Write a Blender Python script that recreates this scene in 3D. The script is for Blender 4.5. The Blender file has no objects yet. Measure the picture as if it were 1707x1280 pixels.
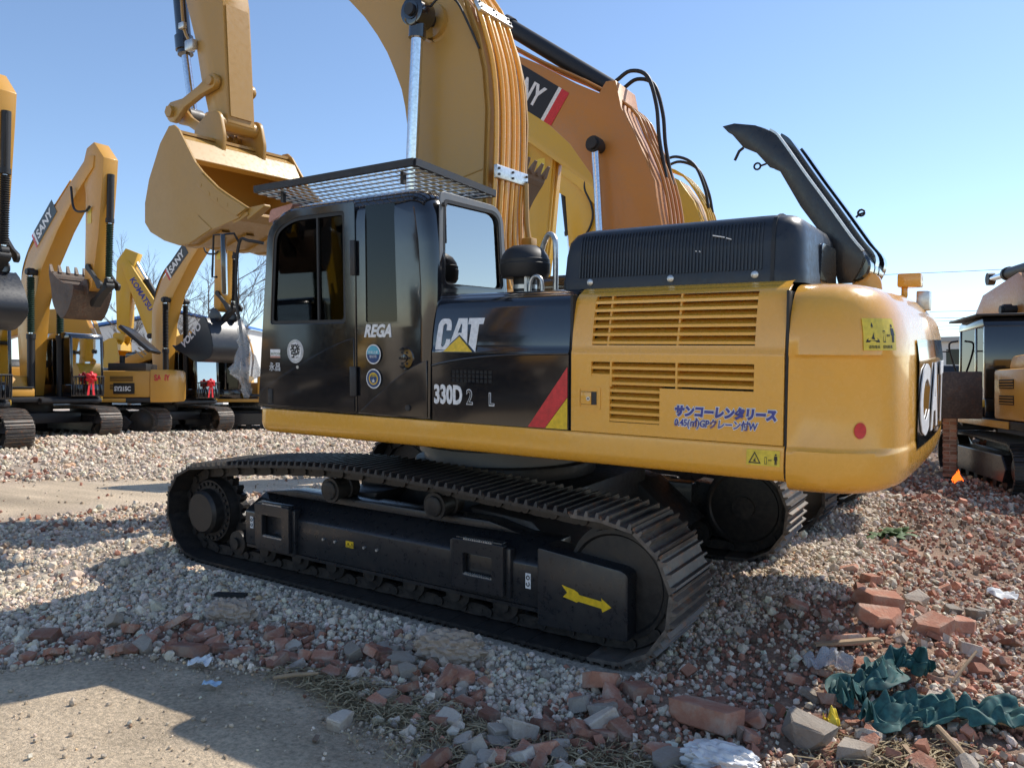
import bpy, bmesh, math, random
import numpy as np
from mathutils import Matrix, Vector
R = math.radians
random.seed(7); rng = np.random.default_rng(7)
SC = bpy.context.scene
COL = SC.collection
# ------------------------------------------------------------------ camera, sky, sun, exposure
cam = bpy.data.objects.new('camera', bpy.data.cameras.new('camera'))
COL.objects.link(cam)
cam.data.lens = 27.0; cam.data.sensor_width = 36.0
cam.data.clip_start = 0.05; cam.data.clip_end = 4000
CAMW = Vector((4.06, -5.65, 1.65)); YAW = R(33.5)
cam.location = CAMW
cam.rotation_euler = (R(90 + 0.22), 0, YAW)
SC.camera = cam
SUN_AZ, SUN_EL = R(24), R(47)            # compass bearing from +Y towards +X, height
w = bpy.data.worlds.new('World'); SC.world = w; w.use_nodes = True
nt = w.node_tree; nt.nodes.clear()
sky = nt.nodes.new('ShaderNodeTexSky'); sky.sky_type = 'NISHITA'; sky.sun_disc = False
sky.sun_elevation = SUN_EL; sky.sun_rotation = SUN_AZ
sky.altitude = 100; sky.air_density = 0.9; sky.dust_density = 0.1; sky.ozone_density = 2.0
bg = nt.nodes.new('ShaderNodeBackground'); bg.inputs[1].default_value = 0.122
wo = nt.nodes.new('ShaderNodeOutputWorld')
nt.links.new(sky.outputs[0], bg.inputs[0]); nt.links.new(bg.outputs[0], wo.inputs[0])
sl = bpy.data.lights.new('sun', 'SUN'); sl.energy = 3.2; sl.angle = R(0.5); sl.color = (1.0, 0.94, 0.85)
sun = bpy.data.objects.new('sun', sl); COL.objects.link(sun)
sd = Vector((math.sin(SUN_AZ)*math.cos(SUN_EL), math.cos(SUN_AZ)*math.cos(SUN_EL), math.sin(SUN_EL)))
sun.rotation_euler = sd.to_track_quat('Z', 'Y').to_euler(); sun.location = (10, 12, 15)
SC.view_settings.view_transform = 'Standard'; SC.view_settings.look = 'None'
SC.view_settings.exposure = 0.7; SC.view_settings.gamma = 1.0
SC.cycles.max_bounces = 6; SC.cycles.transparent_max_bounces = 12
SC.cycles.sample_clamp_indirect = 6.0

# ------------------------------------------------------------------ materials
MATS = {}
def ramp(nt, src, p0, c0, p1, c1):
    r = nt.nodes.new('ShaderNodeValToRGB'); e = r.color_ramp.elements
    e[0].position = p0; e[0].color = (*c0, 1); e[1].position = p1; e[1].color = (*c1, 1)
    nt.links.new(src, r.inputs[0]); return r.outputs[0]
def base_nodes(name):
    m = bpy.data.materials.new(name); m.use_nodes = True
    nt = m.node_tree; b = nt.nodes['Principled BSDF']
    MATS[name] = m
    return m, nt, b
def noise(nt, scale, detail=4, rough=0.55, coord='Object', vec=None):
    n = nt.nodes.new('ShaderNodeTexNoise'); n.inputs['Scale'].default_value = scale
    n.inputs['Detail'].default_value = detail; n.inputs['Roughness'].default_value = rough
    if vec is None:
        tc = nt.nodes.new('ShaderNodeTexCoord'); vec = tc.outputs[coord]
    nt.links.new(vec, n.inputs['Vector']); return n.outputs['Fac']
def mixc(nt, fac, a, b):
    x = nt.nodes.new('ShaderNodeMix'); x.data_type = 'RGBA'
    if isinstance(fac, (int, float)): x.inputs[0].default_value = fac
    else: nt.links.new(fac, x.inputs[0])
    for k, v in ((6, a), (7, b)):
        if isinstance(v, tuple): x.inputs[k].default_value = (*v, 1)
        else: nt.links.new(v, x.inputs[k])
    return x.outputs[2]
def bump(nt, b, h, strength, dist):
    n = nt.nodes.new('ShaderNodeBump'); n.inputs['Strength'].default_value = strength; n.inputs['Distance'].default_value = dist
    nt.links.new(h, n.inputs['Height']); nt.links.new(n.outputs[0], b.inputs['Normal'])
def paint(name, col, rough=0.35, dust=0.25, dustcol=(0.33, 0.27, 0.2), metal=0.0, coat=0.0, wear=0.0, wearcol=(0.12, 0.06, 0.035), bmp=0.02):
    m, nt, b = base_nodes(name)
    n1 = noise(nt, 1.7, 6, 0.62); n2 = noise(nt, 23, 5, 0.65)
    mm = nt.nodes.new('ShaderNodeMath'); mm.operation = 'MULTIPLY'; nt.links.new(n1, mm.inputs[0]); nt.links.new(n2, mm.inputs[1])
    f = ramp(nt, mm.outputs[0], 0.2, (0, 0, 0), 0.42, (dust, dust, dust))
    c = mixc(nt, f, col, dustcol)
    if wear > 0:
        n3 = noise(nt, 9, 8, 0.7)
        f3 = ramp(nt, n3, 0.62 - 0.12*wear, (0, 0, 0), 0.66 - 0.1*wear, (1, 1, 1))
        c = mixc(nt, f3, c, wearcol)
    nt.links.new(c, b.inputs['Base Color'])
    rr = ramp(nt, n2, 0.3, (rough*0.75,)*3, 0.75, (min(1, rough*1.5),)*3)
    nt.links.new(rr, b.inputs['Roughness'])
    b.inputs['Metallic'].default_value = metal; b.inputs['Coat Weight'].default_value = coat; b.inputs['Coat Roughness'].default_value = 0.06
    if bmp: bump(nt, b, n1, bmp, 0.02)
    return m
def flat(name, col, rough=0.5, metal=0.0):
    m, nt, b = base_nodes(name)
    n = noise(nt, 40, 3); k = 0.8
    c = ramp(nt, n, 0.3, tuple(k*x for x in col), 0.7, tuple(min(1, 1.1*x) for x in col))
    nt.links.new(c, b.inputs['Base Color']); b.inputs['Roughness'].default_value = rough; b.inputs['Metallic'].default_value = metal
    return m
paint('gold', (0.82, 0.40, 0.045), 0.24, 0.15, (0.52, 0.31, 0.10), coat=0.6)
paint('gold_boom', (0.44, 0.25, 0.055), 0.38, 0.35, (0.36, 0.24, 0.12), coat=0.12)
paint('orange', (0.50, 0.20, 0.035), 0.40, 0.35, (0.34, 0.21, 0.12), coat=0.1)
paint('amber', (0.62, 0.31, 0.04), 0.38, 0.28, (0.42, 0.27, 0.12), coat=0.12)
paint('lemon', (0.68, 0.39, 0.02), 0.36, 0.22, (0.45, 0.33, 0.14), coat=0.15)
paint('black', (0.008, 0.009, 0.012), 0.11, 0.02, (0.10, 0.085, 0.07), coat=1.0, bmp=0.008)
paint('black_hood', (0.017, 0.02, 0.026), 0.34, 0.10, (0.10, 0.10, 0.10), coat=0.0, bmp=0.05)
paint('black_matt', (0.018, 0.018, 0.02), 0.48, 0.20, (0.11, 0.09, 0.075))
paint('black_frame', (0.017, 0.018, 0.021), 0.30, 0.15, (0.10, 0.085, 0.07), coat=0.1)
paint('track_steel', (0.022, 0.021, 0.021), 0.42, 0.35, (0.13, 0.105, 0.085), metal=0.25, wear=0.0)
paint('track_worn', (0.075, 0.065, 0.058), 0.5, 0.7, (0.24, 0.20, 0.16), metal=0.2, wear=0.55, wearcol=(0.20, 0.10, 0.055))
paint('grouser_tip', (0.06, 0.057, 0.055), 0.33, 0.3, (0.2, 0.17, 0.14), metal=0.6)
paint('tip_worn', (0.30, 0.22, 0.16), 0.5, 0.5, (0.42, 0.33, 0.24), metal=0.2, wear=0.5, wearcol=(0.22, 0.09, 0.045))
paint('rusty', (0.07, 0.045, 0.032), 0.6, 0.6, (0.24, 0.17, 0.12), wear=0.5)
paint('teeth', (0.20, 0.15, 0.11), 0.6, 0.5, (0.3, 0.25, 0.2))
paint('grey_paint_skylit', (0.16, 0.165, 0.17), 0.4, 0.2)
flat('chrome', (0.75, 0.76, 0.78), 0.10, 1.0)
flat('silver', (0.62, 0.62, 0.60), 0.35, 0.8)
flat('rubber', (0.016, 0.016, 0.017), 0.55)
flat('green_rubber', (0.02, 0.05, 0.035), 0.45)
flat('white', (0.80, 0.80, 0.80), 0.4)
flat('decal_red', (0.62, 0.03, 0.035), 0.35)
flat('decal_yellow', (0.80, 0.52, 0.02), 0.35)
flat('decal_lemon', (0.78, 0.58, 0.05), 0.4)
flat('decal_blue', (0.05, 0.06, 0.30), 0.4)
flat('decal_cyan', (0.10, 0.42, 0.55), 0.4)
flat('decal_navy', (0.02, 0.06, 0.18), 0.4)
flat('decal_black', (0.012, 0.012, 0.014), 0.4)
flat('decal_grey', (0.35, 0.35, 0.35), 0.4)
flat('dark_grille', (0.012, 0.013, 0.015), 0.7)
flat('ribbon', (0.72, 0.02, 0.03), 0.45)
flat('salmon', (0.55, 0.27, 0.20), 0.45)
flat('wood', (0.36, 0.25, 0.15), 0.8)
flat('paper', (0.75, 0.75, 0.73), 0.8)
flat('paper_blue', (0.45, 0.60, 0.72), 0.8)
flat('yellow_plastic', (0.75, 0.55, 0.03), 0.5)
flat('seat_cloth', (0.03, 0.03, 0.034), 0.8)
flat('weed', (0.07, 0.13, 0.035), 0.7)
flat('straw', (0.42, 0.33, 0.19), 0.85)
flat('concrete', (0.42, 0.41, 0.38), 0.85)
flat('plaster', (0.72, 0.70, 0.66), 0.8)
flat('blue_roof', (0.05, 0.18, 0.52), 0.5)
flat('bark', (0.12, 0.09, 0.07), 0.9)
flat('wire', (0.06, 0.06, 0.065), 0.6)
def glass(name, tint, refl=0.06, rough=0.02, ior=1.5):
    m, nt, b = base_nodes(name); nt.nodes.remove(b)
    tr = nt.nodes.new('ShaderNodeBsdfTransparent'); tr.inputs[0].default_value = (*tint, 1)
    gl = nt.nodes.new('ShaderNodeBsdfGlossy'); gl.inputs['Color'].default_value = (1, 1, 1, 1); gl.inputs['Roughness'].default_value = rough
    fr = nt.nodes.new('ShaderNodeFresnel'); fr.inputs[0].default_value = ior
    ad = nt.nodes.new('ShaderNodeMath'); ad.operation = 'ADD'; ad.inputs[1].default_value = refl; nt.links.new(fr.outputs[0], ad.inputs[0])
    mx = nt.nodes.new('ShaderNodeMixShader')
    nt.links.new(ad.outputs[0], mx.inputs[0]); nt.links.new(tr.outputs[0], mx.inputs[1]); nt.links.new(gl.outputs[0], mx.inputs[2])
    nt.links.new(mx.outputs[0], nt.nodes['Material Output'].inputs[0]); return m
glass('glass_dark', (0.14, 0.16, 0.17), 0.0, ior=1.36)
glass('glass_rear', (0.30, 0.36, 0.38), 0.30)
glass('glass_front', (0.18, 0.23, 0.24), 0.42)
def film(name, col, alpha):
    m, nt, b = base_nodes(name); b.inputs['Base Color'].default_value = (*col, 1); b.inputs['Roughness'].default_value = 0.25
    n = noise(nt, 14, 4); a = ramp(nt, n, 0.3, (alpha*0.7,)*3, 0.7, (min(1, alpha*1.3),)*3); nt.links.new(a, b.inputs['Alpha'])
    return m
film('film_clear', (0.50, 0.50, 0.51), 0.42)
film('film_beige', (0.42, 0.33, 0.25), 0.9)
film('film_white', (0.78, 0.77, 0.75), 0.92)
m, nt, b = base_nodes('green_net'); n = noise(nt, 30, 5)
nt.links.new(ramp(nt, n, 0.3, (0.008, 0.045, 0.045), 0.7, (0.03, 0.13, 0.12)), b.inputs['Base Color']); b.inputs['Roughness'].default_value = 0.7
m, nt, b = base_nodes('flame'); e = nt.nodes.new('ShaderNodeEmission'); e.inputs[0].default_value = (1, 0.13, 0.015, 1); e.inputs[1].default_value = 1.6
nt.links.new(e.outputs[0], nt.nodes['Material Output'].inputs[0])

# ------------------------------------------------------------------ mesh helpers
class MB:
    def __init__(s): s.v = []; s.f = []
    def add(s, vs, fs):
        o = len(s.v); s.v += [tuple(v) for v in vs]; s.f += [tuple(i + o for i in f) for f in fs]; return s
    def box(s, x0, x1, y0, y1, z0, z1, M=None):
        vs = [Vector(p) for p in ((x0,y0,z0),(x1,y0,z0),(x1,y1,z0),(x0,y1,z0),(x0,y0,z1),(x1,y0,z1),(x1,y1,z1),(x0,y1,z1))]
        if M is not None: vs = [M @ v for v in vs]
        return s.add(vs, [(0,3,2,1),(4,5,6,7),(0,1,5,4),(1,2,6,5),(2,3,7,6),(3,0,4,7)])
    def prism(s, poly, axis, a, b):
        n = len(poly)
        def P(p, t):
            return {'y': (p[0], t, p[1]), 'x': (t, p[0], p[1]), 'z': (p[0], p[1], t)}[axis]
        vs = [P(p, a) for p in poly] + [P(p, b) for p in poly]
        fs = [tuple(range(n))[::-1], tuple(range(n, 2*n))] + [(i, (i+1) % n, n + (i+1) % n, n + i) for i in range(n)]
        return s.add(vs, fs)
    def cyl(s, p0, p1, r0, r1=None, n=16, caps=True):
        r1 = r0 if r1 is None else r1
        return s.rings([(p0, r0), (p1, r1)], n, caps)
    def rings(s, pr, n=16, caps=True):
        """tapered tube through (point, radius) pairs"""
        pts = [Vector(p) for p, r in pr]; vs = []
        up = None
        for i, (p, r) in enumerate(pr):
            a = pts[max(0, i-1)]; c = pts[min(len(pts)-1, i+1)]
            t = (c - a).normalized() if (c-a).length > 1e-9 else Vector((0, 0, 1))
            if up is None: up = Vector((0, 0, 1)) if abs(t.z) < 0.9 else Vector((1, 0, 0))
            e1 = t.cross(up).normalized(); e2 = e1.cross(t).normalized(); up = e2
            vs += [Vector(p) + r*(math.cos(2*math.pi*k/n)*e1 + math.sin(2*math.pi*k/n)*e2) for k in range(n)]
        fs = []
        for i in range(len(pr)-1):
            fs += [(i*n+k, i*n+(k+1) % n, (i+1)*n+(k+1) % n, (i+1)*n+k) for k in range(n)]
        if caps: fs += [tuple(range(n))[::-1], tuple(range((len(pr)-1)*n, len(pr)*n))]
        return s.add(vs, fs)
    def tube(s, pts, r, n=8): return s.rings([(p, r) for p in pts], n)
    def sheet(s, rows, thick_dir=None, closed=False):
        m = len(rows[0]); vs = [p for r in rows for p in r]; fs = []
        for i in range(len(rows)-1):
            for k in range(m if closed else m-1):
                fs.append((i*m+k, i*m+(k+1) % m, (i+1)*m+(k+1) % m, (i+1)*m+k))
        return s.add(vs, fs)
    def mesh(s, name, smooth=35, bevel=0, seg=2):
        me = bpy.data.meshes.new(name); me.from_pydata(s.v, [], s.f)
        bm = bmesh.new(); bm.from_mesh(me)
        bmesh.ops.recalc_face_normals(bm, faces=bm.faces)
        if bevel:
            es = [e for e in bm.edges if len(e.link_faces) == 2 and e.calc_face_angle() > R(30)]
            bmesh.ops.bevel(bm, geom=es, offset=bevel, segments=seg, affect='EDGES', profile=0.5, clamp_overlap=True)
        bm.to_mesh(me); bm.free()
        if smooth:
            me.shade_smooth(); me.set_sharp_from_angle(angle=R(smooth))
        return me
    def build(s, name, mat, parent=None, smooth=35, bevel=0, seg=2):
        return ob(name, s.mesh(name, smooth, bevel, seg), mat, parent)
def ob(name, me, mat=None, parent=None, M=None):
    if mat is not None and not me.materials: me.materials.append(MATS[mat])
    o = bpy.data.objects.new(name, me); COL.objects.link(o)
    if parent is not None: o.parent = parent
    if M is not None: o.matrix_local = M
    return o
def empty(name, M=None):
    o = bpy.data.objects.new(name, None); COL.objects.link(o); o.empty_display_size = 0.2
    if M is not None: o.matrix_world = M
    return o
def tag(o, label, cat, group=None, kind=None):
    if label: o['label'] = label
    if cat: o['category'] = cat
    if group: o['group'] = group
    if kind: o['kind'] = kind
    return o
def part(name, mat, parent, fn, **k):
    b = MB(); fn(b); return b.build(name, mat, parent, **k)
def box(name, mat, parent, x0, x1, y0, y1, z0, z1, bevel=0, M=None, **k):
    return MB().box(x0, x1, y0, y1, z0, z1, M).build(name, mat, parent, bevel=bevel, **k)
def cyl(name, mat, parent, p0, p1, r0, r1=None, n=20, bevel=0):
    return MB().cyl(p0, p1, r0, r1, n).build(name, mat, parent, bevel=bevel)
def tube(name, mat, parent, pts, r, n=8): return MB().tube(pts, r, n).build(name, mat, parent, smooth=60)
def smoothpath(pts, n=6):
    """Catmull-Rom through pts"""
    P = [Vector(p) for p in pts]; P = [2*P[0]-P[1]] + P + [2*P[-1]-P[-2]]; out = []
    for i in range(1, len(P)-2):
        for k in range(n):
            t = k/n; a, b_, c, d = P[i-1], P[i], P[i+1], P[i+2]
            out.append(0.5*((2*b_) + (c-a)*t + (2*a-5*b_+4*c-d)*t*t + (3*b_-a-3*c+d)*t**3))
    return out + [P[-2]]
def rounded(poly, r, n=5):
    """round the corners of a 2-D polygon; r is one radius or one per corner"""
    out = []; N = len(poly)
    for i in range(N):
        p0, p, p1 = Vector(poly[i-1]), Vector(poly[i]), Vector(poly[(i+1) % N])
        rr = r[i] if isinstance(r, (list, tuple)) else r
        a = (p0-p); c = (p1-p); rr = min(rr, 0.49*a.length, 0.49*c.length)
        if rr < 1e-5: out.append(tuple(p)); continue
        s, e = p + a.normalized()*rr, p + c.normalized()*rr
        for k in range(n+1):
            t = k/n; out.append(tuple((1-t)**2*s + 2*t*(1-t)*p + t*t*e))
    return out
def curve_mesh(cu, name):
    tmp = bpy.data.objects.new('tmp', cu); COL.objects.link(tmp)
    dg = bpy.context.evaluated_depsgraph_get(); me = bpy.data.meshes.new_from_object(tmp.evaluated_get(dg))
    bpy.data.objects.remove(tmp); bpy.data.curves.remove(cu); me.name = name; return me
def plate_mesh(name, outer, holes, t, bevel=0.0):
    """flat plate in the local XY plane with holes, thickness t along Z (0..t)"""
    cu = bpy.data.curves.new('c', 'CURVE'); cu.dimensions = '2D'; cu.fill_mode = 'BOTH'
    cu.extrude = max(t/2 - bevel, 0); cu.bevel_depth = bevel; cu.bevel_resolution = 1; cu.offset = -bevel
    for ring in [outer] + list(holes):
        sp = cu.splines.new('POLY'); sp.points.add(len(ring)-1); sp.use_cyclic_u = True
        for p, q in zip(sp.points, ring): p.co = (q[0], q[1], 0, 1)
    me = curve_mesh(cu, name)
    me.transform(Matrix.Translation((0, 0, t/2))); me.materials.clear()
    return me
XZ = Matrix(((1,0,0,0),(0,0,-1,0),(0,1,0,0),(0,0,0,1)))      # plate x->X, y->Z, thickness -> -Y
YZ = Matrix(((0,0,1,0),(1,0,0,0),(0,1,0,0),(0,0,0,1)))       # plate x->Y, y->Z, thickness -> +X
def plate(name, mat, parent, outer, holes, t, off, axis='y', bevel=0.0):
    """axis 'y': lies in XZ with its back at Y=off and faces -Y; 'x': lies in YZ with its back at X=off, faces +X"""
    me = plate_mesh(name, outer, holes, t, bevel)
    me.transform((Matrix.Translation((0, off, 0)) @ XZ) if axis == 'y' else (Matrix.Translation((off, 0, 0)) @ YZ))
    return ob(name, me, mat, parent)
FONT_FLIP = None
def text(s, size, mat, parent, M, name='lettering', bold=0.0, xs=1.0, shear=0.0, sp=1.0, align='LEFT', ext=0.002):
    cu = bpy.data.curves.new('t', 'FONT'); cu.body = s; cu.size = size; cu.offset = bold; cu.shear = shear
    cu.space_character = sp; cu.extrude = ext; cu.align_x = align; cu.resolution_u = 3
    me = curve_mesh(cu, name); me.materials.clear()
    me.transform(Matrix.Diagonal((xs, 1, 1, 1))); me.transform(M)
    return ob(name, me, mat, parent)
def side_text(s, x, z, size, mat, parent, y=-1.49, **k):
    return text(s, size, mat, parent, Matrix.Translation((x, y, z)) @ XZ, **k)
def boolean(base, cutters):
    """base and cutters are meshes; returns base minus cutters"""
    o = bpy.data.objects.new('b', base); COL.objects.link(o); tmp = [o]
    for c in cutters:
        co = bpy.data.objects.new('c', c); COL.objects.link(co); tmp.append(co)
        md = o.modifiers.new('m', 'BOOLEAN'); md.object = co; md.operation = 'DIFFERENCE'; md.solver = 'EXACT'
    dg = bpy.context.evaluated_depsgraph_get(); me = bpy.data.meshes.new_from_object(o.evaluated_get(dg))
    for t in tmp: bpy.data.objects.remove(t)
    return me
# ------------------------------------------------------------------ the big excavator in front
# local frame: X to the rear, Y to its right side (away from the camera), Z up; it stands on a gravel bank, tilted a little
RV = Vector((math.cos(YAW), math.sin(YAW), 0))
CAT_M = Matrix.Translation(CAMW) @ Matrix.Rotation(0.0601, 4, RV) @ Matrix.Translation((-4.06, 5.65, -1.915))
cat = empty('crawler_excavator', CAT_M)
tag(cat, 'large gold and black crawler excavator in front, boom raised, engine lid open', 'excavator')

# --- tracks
def track_path(xi, zi, ri, xs, zs, rs, top, zb, n):
    P = []
    for k in range(25): a = R(-90 + 172*k/24); P.append((xi + ri*math.cos(a), zi + ri*math.sin(a)))
    P += top
    for k in range(25): a = R(98 + 172*k/24); P.append((xs + rs*math.cos(a), zs + rs*math.sin(a)))
    P = [Vector(p) for p in P]; P.append(P[0].copy())
    L = [0]
    for a, c in zip(P[:-1], P[1:]): L.append(L[-1] + (c-a).length)
    out = []
    def at(s):
        s %= L[-1]
        for i in range(len(P)-1):
            if L[i+1] >= s: return P[i].lerp(P[i+1], (s-L[i])/max(1e-9, L[i+1]-L[i]))
    pitch = L[-1]/n
    for i in range(n):
        a, c = at((i-0.5)*pitch), at((i+0.5)*pitch)
        out.append(((a+c)/2, (c-a).normalized()))
    return out, pitch
def shoe_mesh(name, pitch, wd, gr=3, h=0.032):
    b = MB(); hw = wd/2
    b.box(-pitch*0.50, pitch*0.47, -hw, hw, -0.022, 0.0)
    b.add([(pitch*0.47, -hw, -0.022), (pitch*0.47, hw, -0.022), (pitch*0.56, hw, 0.012), (pitch*0.56, -hw, 0.012),
           (pitch*0.44, -hw, 0.0), (pitch*0.44, hw, 0.0)], [(0, 1, 2, 3), (3, 2, 5, 4), (0, 3, 4), (1, 5, 2)])
    for k in range(gr):
        x = pitch*(-0.36 + 0.34*k) if gr == 3 else pitch*(-0.25 + 0.5*k)
        b.add([(x-0.014, -hw, 0), (x+0.014, -hw, 0), (x+0.006, -hw+0.006, h), (x-0.006, -hw+0.006, h),
               (x-0.014, hw, 0), (x+0.014, hw, 0), (x+0.006, hw-0.006, h), (x-0.006, hw-0.006, h)],
              [(0, 1, 2, 3), (7, 6, 5, 4), (1, 5, 6, 2), (0, 3, 7, 4), (3, 2, 6, 7)])
    me = b.mesh(name, smooth=0)
    for p in me.polygons: p.material_index = 1 if min(me.vertices[i].co.z for i in p.vertices) > h-.004 else 0
    return me
def link_mesh(name, pitch):
    b = MB()
    for s in (-1, 1):
        y = s*0.085
        b.prism([(-pitch*0.5, -0.03), (pitch*0.1, -0.03), (pitch*0.55, -0.045), (pitch*0.55, -0.105), (pitch*0.2, -0.115), (-pitch*0.25, -0.115), (-pitch*0.5, -0.095)], 'y', y-0.02, y+0.02)
    b.cyl((pitch*0.5, -0.125, -0.075), (pitch*0.5, 0.125, -0.075), 0.034, n=10)
    for x in (-0.25, 0.18): b.cyl((x*pitch, -0.108, -0.07), (x*pitch, 0.108, -0.07), 0.016, n=6)
    return b.mesh(name, smooth=40)
TOP = [(1.8, .862), (1.36, .888), (.91, .918), (.6, .935), (.2, .95), (-.27, .955), (-.6, .94), (-.95, .915), (-1.47, .868)]
TP, PITCH = track_path(2.03, .42, .44, -2.0, .385, .415, TOP, 0, 50)
SHOE = shoe_mesh('track_shoe', PITCH, 0.60); SHOE.materials.append(MATS['track_steel']); SHOE.materials.append(MATS['grouser_tip'])
SHOE_W = SHOE.copy(); SHOE_W.materials.clear(); SHOE_W.materials.append(MATS['track_worn']); SHOE_W.materials.append(MATS['tip_worn'])
LINK = link_mesh('track_link', PITCH); LINK.materials.append(MATS['track_steel'])
def frame_at(p, t, y):
    n = Vector((t.y, -t.x))             # outward of a counter-clockwise loop (X, Z)
    return Matrix(((t.x, 0, n.x, p.x), (0, 1, 0, y), (t.y, 0, n.y, p.y), (0, 0, 0, 1)))
def smooth_disc(b, x, z, y0, y1, prof, n=40):
    b.rings([((x, y0 + (y1-y0)*t, z), r) for t, r in prof], n)
for side in (-1, 1):
    yc = 1.3*side; yo = lambda y: yc + side*y       # yo(+) is outwards
    tr = MB(); tr.box(-1.85, 1.85, yo(-.05), yo(.05), .18, .30)
    track = tr.build('track', 'track_steel', cat)
    for x in [-1.62 + 0.405*k for k in range(9)]:
        tr = MB(); smooth_disc(tr, x, .145, yo(-.16), yo(.17), [(0, .05), (.05, .05), (.06, .105), (.3, .105), (.32, .085), (.68, .085), (.7, .105), (.9, .105), (.92, .05), (1, .05)], 18); tr.build('bottom_roller', 'track_steel', track)
    for i, (p, t) in enumerate(TP):
        worn = p.x > 1.9
        ob('track_shoe', SHOE_W if worn else SHOE, None, track, frame_at(p, t, yc))
        ob('track_link', LINK, None, track, frame_at(p, t, yc))
    sp = MB()
    N = 23; poly = []
    for k in range(N*4):
        a = 2*math.pi*k/(N*4); r = (.315, .30, .345, .345)[k % 4]; poly.append((-2.0 + r*math.cos(a), .385 + r*math.sin(a)))
    sp.prism(poly, 'y', yc-.035, yc+.035)
    smooth_disc(sp, -2.0, .385, yo(-.05), yo(.235), [(0, .29), (.45, .29), (.55, .275), (.62, .275), (.64, .20), (.9, .195), (1.0, .17)], 36)
    spr = sp.build('sprocket', 'track_steel', track)
    for k in range(26):
        a = 2*math.pi*k/26; x, z = -2.0 + .243*math.cos(a), .385 + .243*math.sin(a)
        cyl('hub_bolt', 'track_steel', track, (x, yo(.10), z), (x, yo(.145), z), 0.0165, n=6)
    idl = MB(); smooth_disc(idl, 2.03, .42, yo(-.11), yo(.11), [(0, .30), (.04, .335), (.28, .34), (.3, .37), (.7, .37), (.72, .34), (.96, .335), (1, .30)], 44)
    smooth_disc(idl, 2.03, .42, yo(-.14), yo(.14), [(0, .10), (1, .10)], 20)
    idl.build('idler_wheel', 'track_steel', track)
    rim = MB()
    for s in (-1, 1):
        rows = [[(2.03 + r*math.cos(2*math.pi*k/48), yc + .112*s + dy*s, .42 + r*math.sin(2*math.pi*k/48)) for k in range(48)] for r, dy in ((.33, 0), (.34, .014), (.315, .016), (.30, 0))]
        rim.sheet(rows, closed=True)
    rim.build('idler_rim', 'track_steel', track)
    for x in (-.46, .60):
        rl = MB(); smooth_disc(rl, x, .735, yo(-.12), yo(.13), [(0, .085), (.3, .085), (.32, .1), (.4, .1), (.42, .085), (.85, .085), (.88, .098), (1, .098)], 24)
        rr = rl.build('carrier_roller', 'track_steel', cat)
        rc = MB(); smooth_disc(rc, x, .735, yo(.13), yo(.15), [(0, .075), (.8, .07), (1, .06)], 22)
        for k in range(3):
            for r_ in (.035, .062): rc.rings([((x + r_*math.cos(2*math.pi*j/24), yo(.148), .735 + r_*math.sin(2*math.pi*j/24)), .003) for j in range(25)], 5)
            break
        rc.build('roller_cap', 'grey_paint_skylit' if False else 'track_steel', rr)
    # frame beam
    fr = MB()
    fr.prism([(yo(-.16), .19), (yo(.2), .19), (yo(.2), .47), (yo(.16), .50), (yo(-.02), .60), (yo(-.16), .60)], 'x', -1.42, 1.56)
    fr.prism([(-1.42, .6), (1.3, .6), (1.0, .66), (-1.0, .66)], 'y', yo(-.14), yo(.02))
    beam = fr.build('track_frame', 'black_frame', cat, bevel=.012)
    b2 = MB(); b2.box(-1.40, 1.54, yo(.19) - .012, yo(.19) + .022*1, .165, .19); b2.build('lower_rail', 'black_frame', beam)
    # end yoke round the idler
    gd = MB(); ys = sorted((yo(-.02), yo(.235)))
    gd.prism(rounded([(1.53, .10), (2.16, .12), (2.16, .52), (2.12, .545), (1.53, .60)], [.01, .02, .03, .03, .02]), 'y', ys[0], ys[1])
    yoke = gd.build('idler_guard', 'black_frame', cat, bevel=.01)
    # steps
    for x0, x1, z0, z1 in ((-1.22, -.80, .20, .57), (.86, 1.28, .235, .575)):
        out = rounded([(x0, z0), (x1, z0), (x1, z1), (x0, z1)], .012)
        ho = rounded([(x0+.09, z0+.10), (x1-.09, z0+.10), (x1-.09, z1-.09), (x0+.09, z1-.09)], .015)
        me = plate_mesh('step', out, [ho], .05, .004)
        me.transform(Matrix.Translation((0, (-1.51 if side < 0 else 1.56), 0)) @ XZ)
        st = ob('step', me, 'black_frame', cat)
        bb = MB(); bb.box(x0-.04, x0+.0, min(yo(.17), yo(.23)), max(yo(.17), yo(.23)), z0-.01, z1-.02); bb.box(x1, x1+.04, min(yo(.17), yo(.23)), max(yo(.17), yo(.23)), z0-.01, z1-.02)
        bb.box(x0+.02, x1-.02, min(yo(.18), yo(.24)), max(yo(.18), yo(.24)), z1-.005, z1+.012)
        bb.build('step_bracket', 'black_frame', st, bevel=.005)
        if side < 0:
            tt = MB()
            for zz in (z1+.0, z0+.10):
                for k in range(13): xx = x0+.1+(x1-x0-.2)*k/12; tt.add([(xx-.008, -1.556, zz), (xx+.008, -1.556, zz), (xx, -1.556, zz+.014), (xx-.008, -1.53, zz), (xx+.008, -1.53, zz), (xx, -1.53, zz+.014)], [(0, 1, 2), (5, 4, 3), (0, 3, 4, 1), (1, 4, 5, 2), (2, 5, 3, 0)])
            tag(tt.build('step_teeth', 'silver', st, smooth=0), None, None, kind='stuff')
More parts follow.
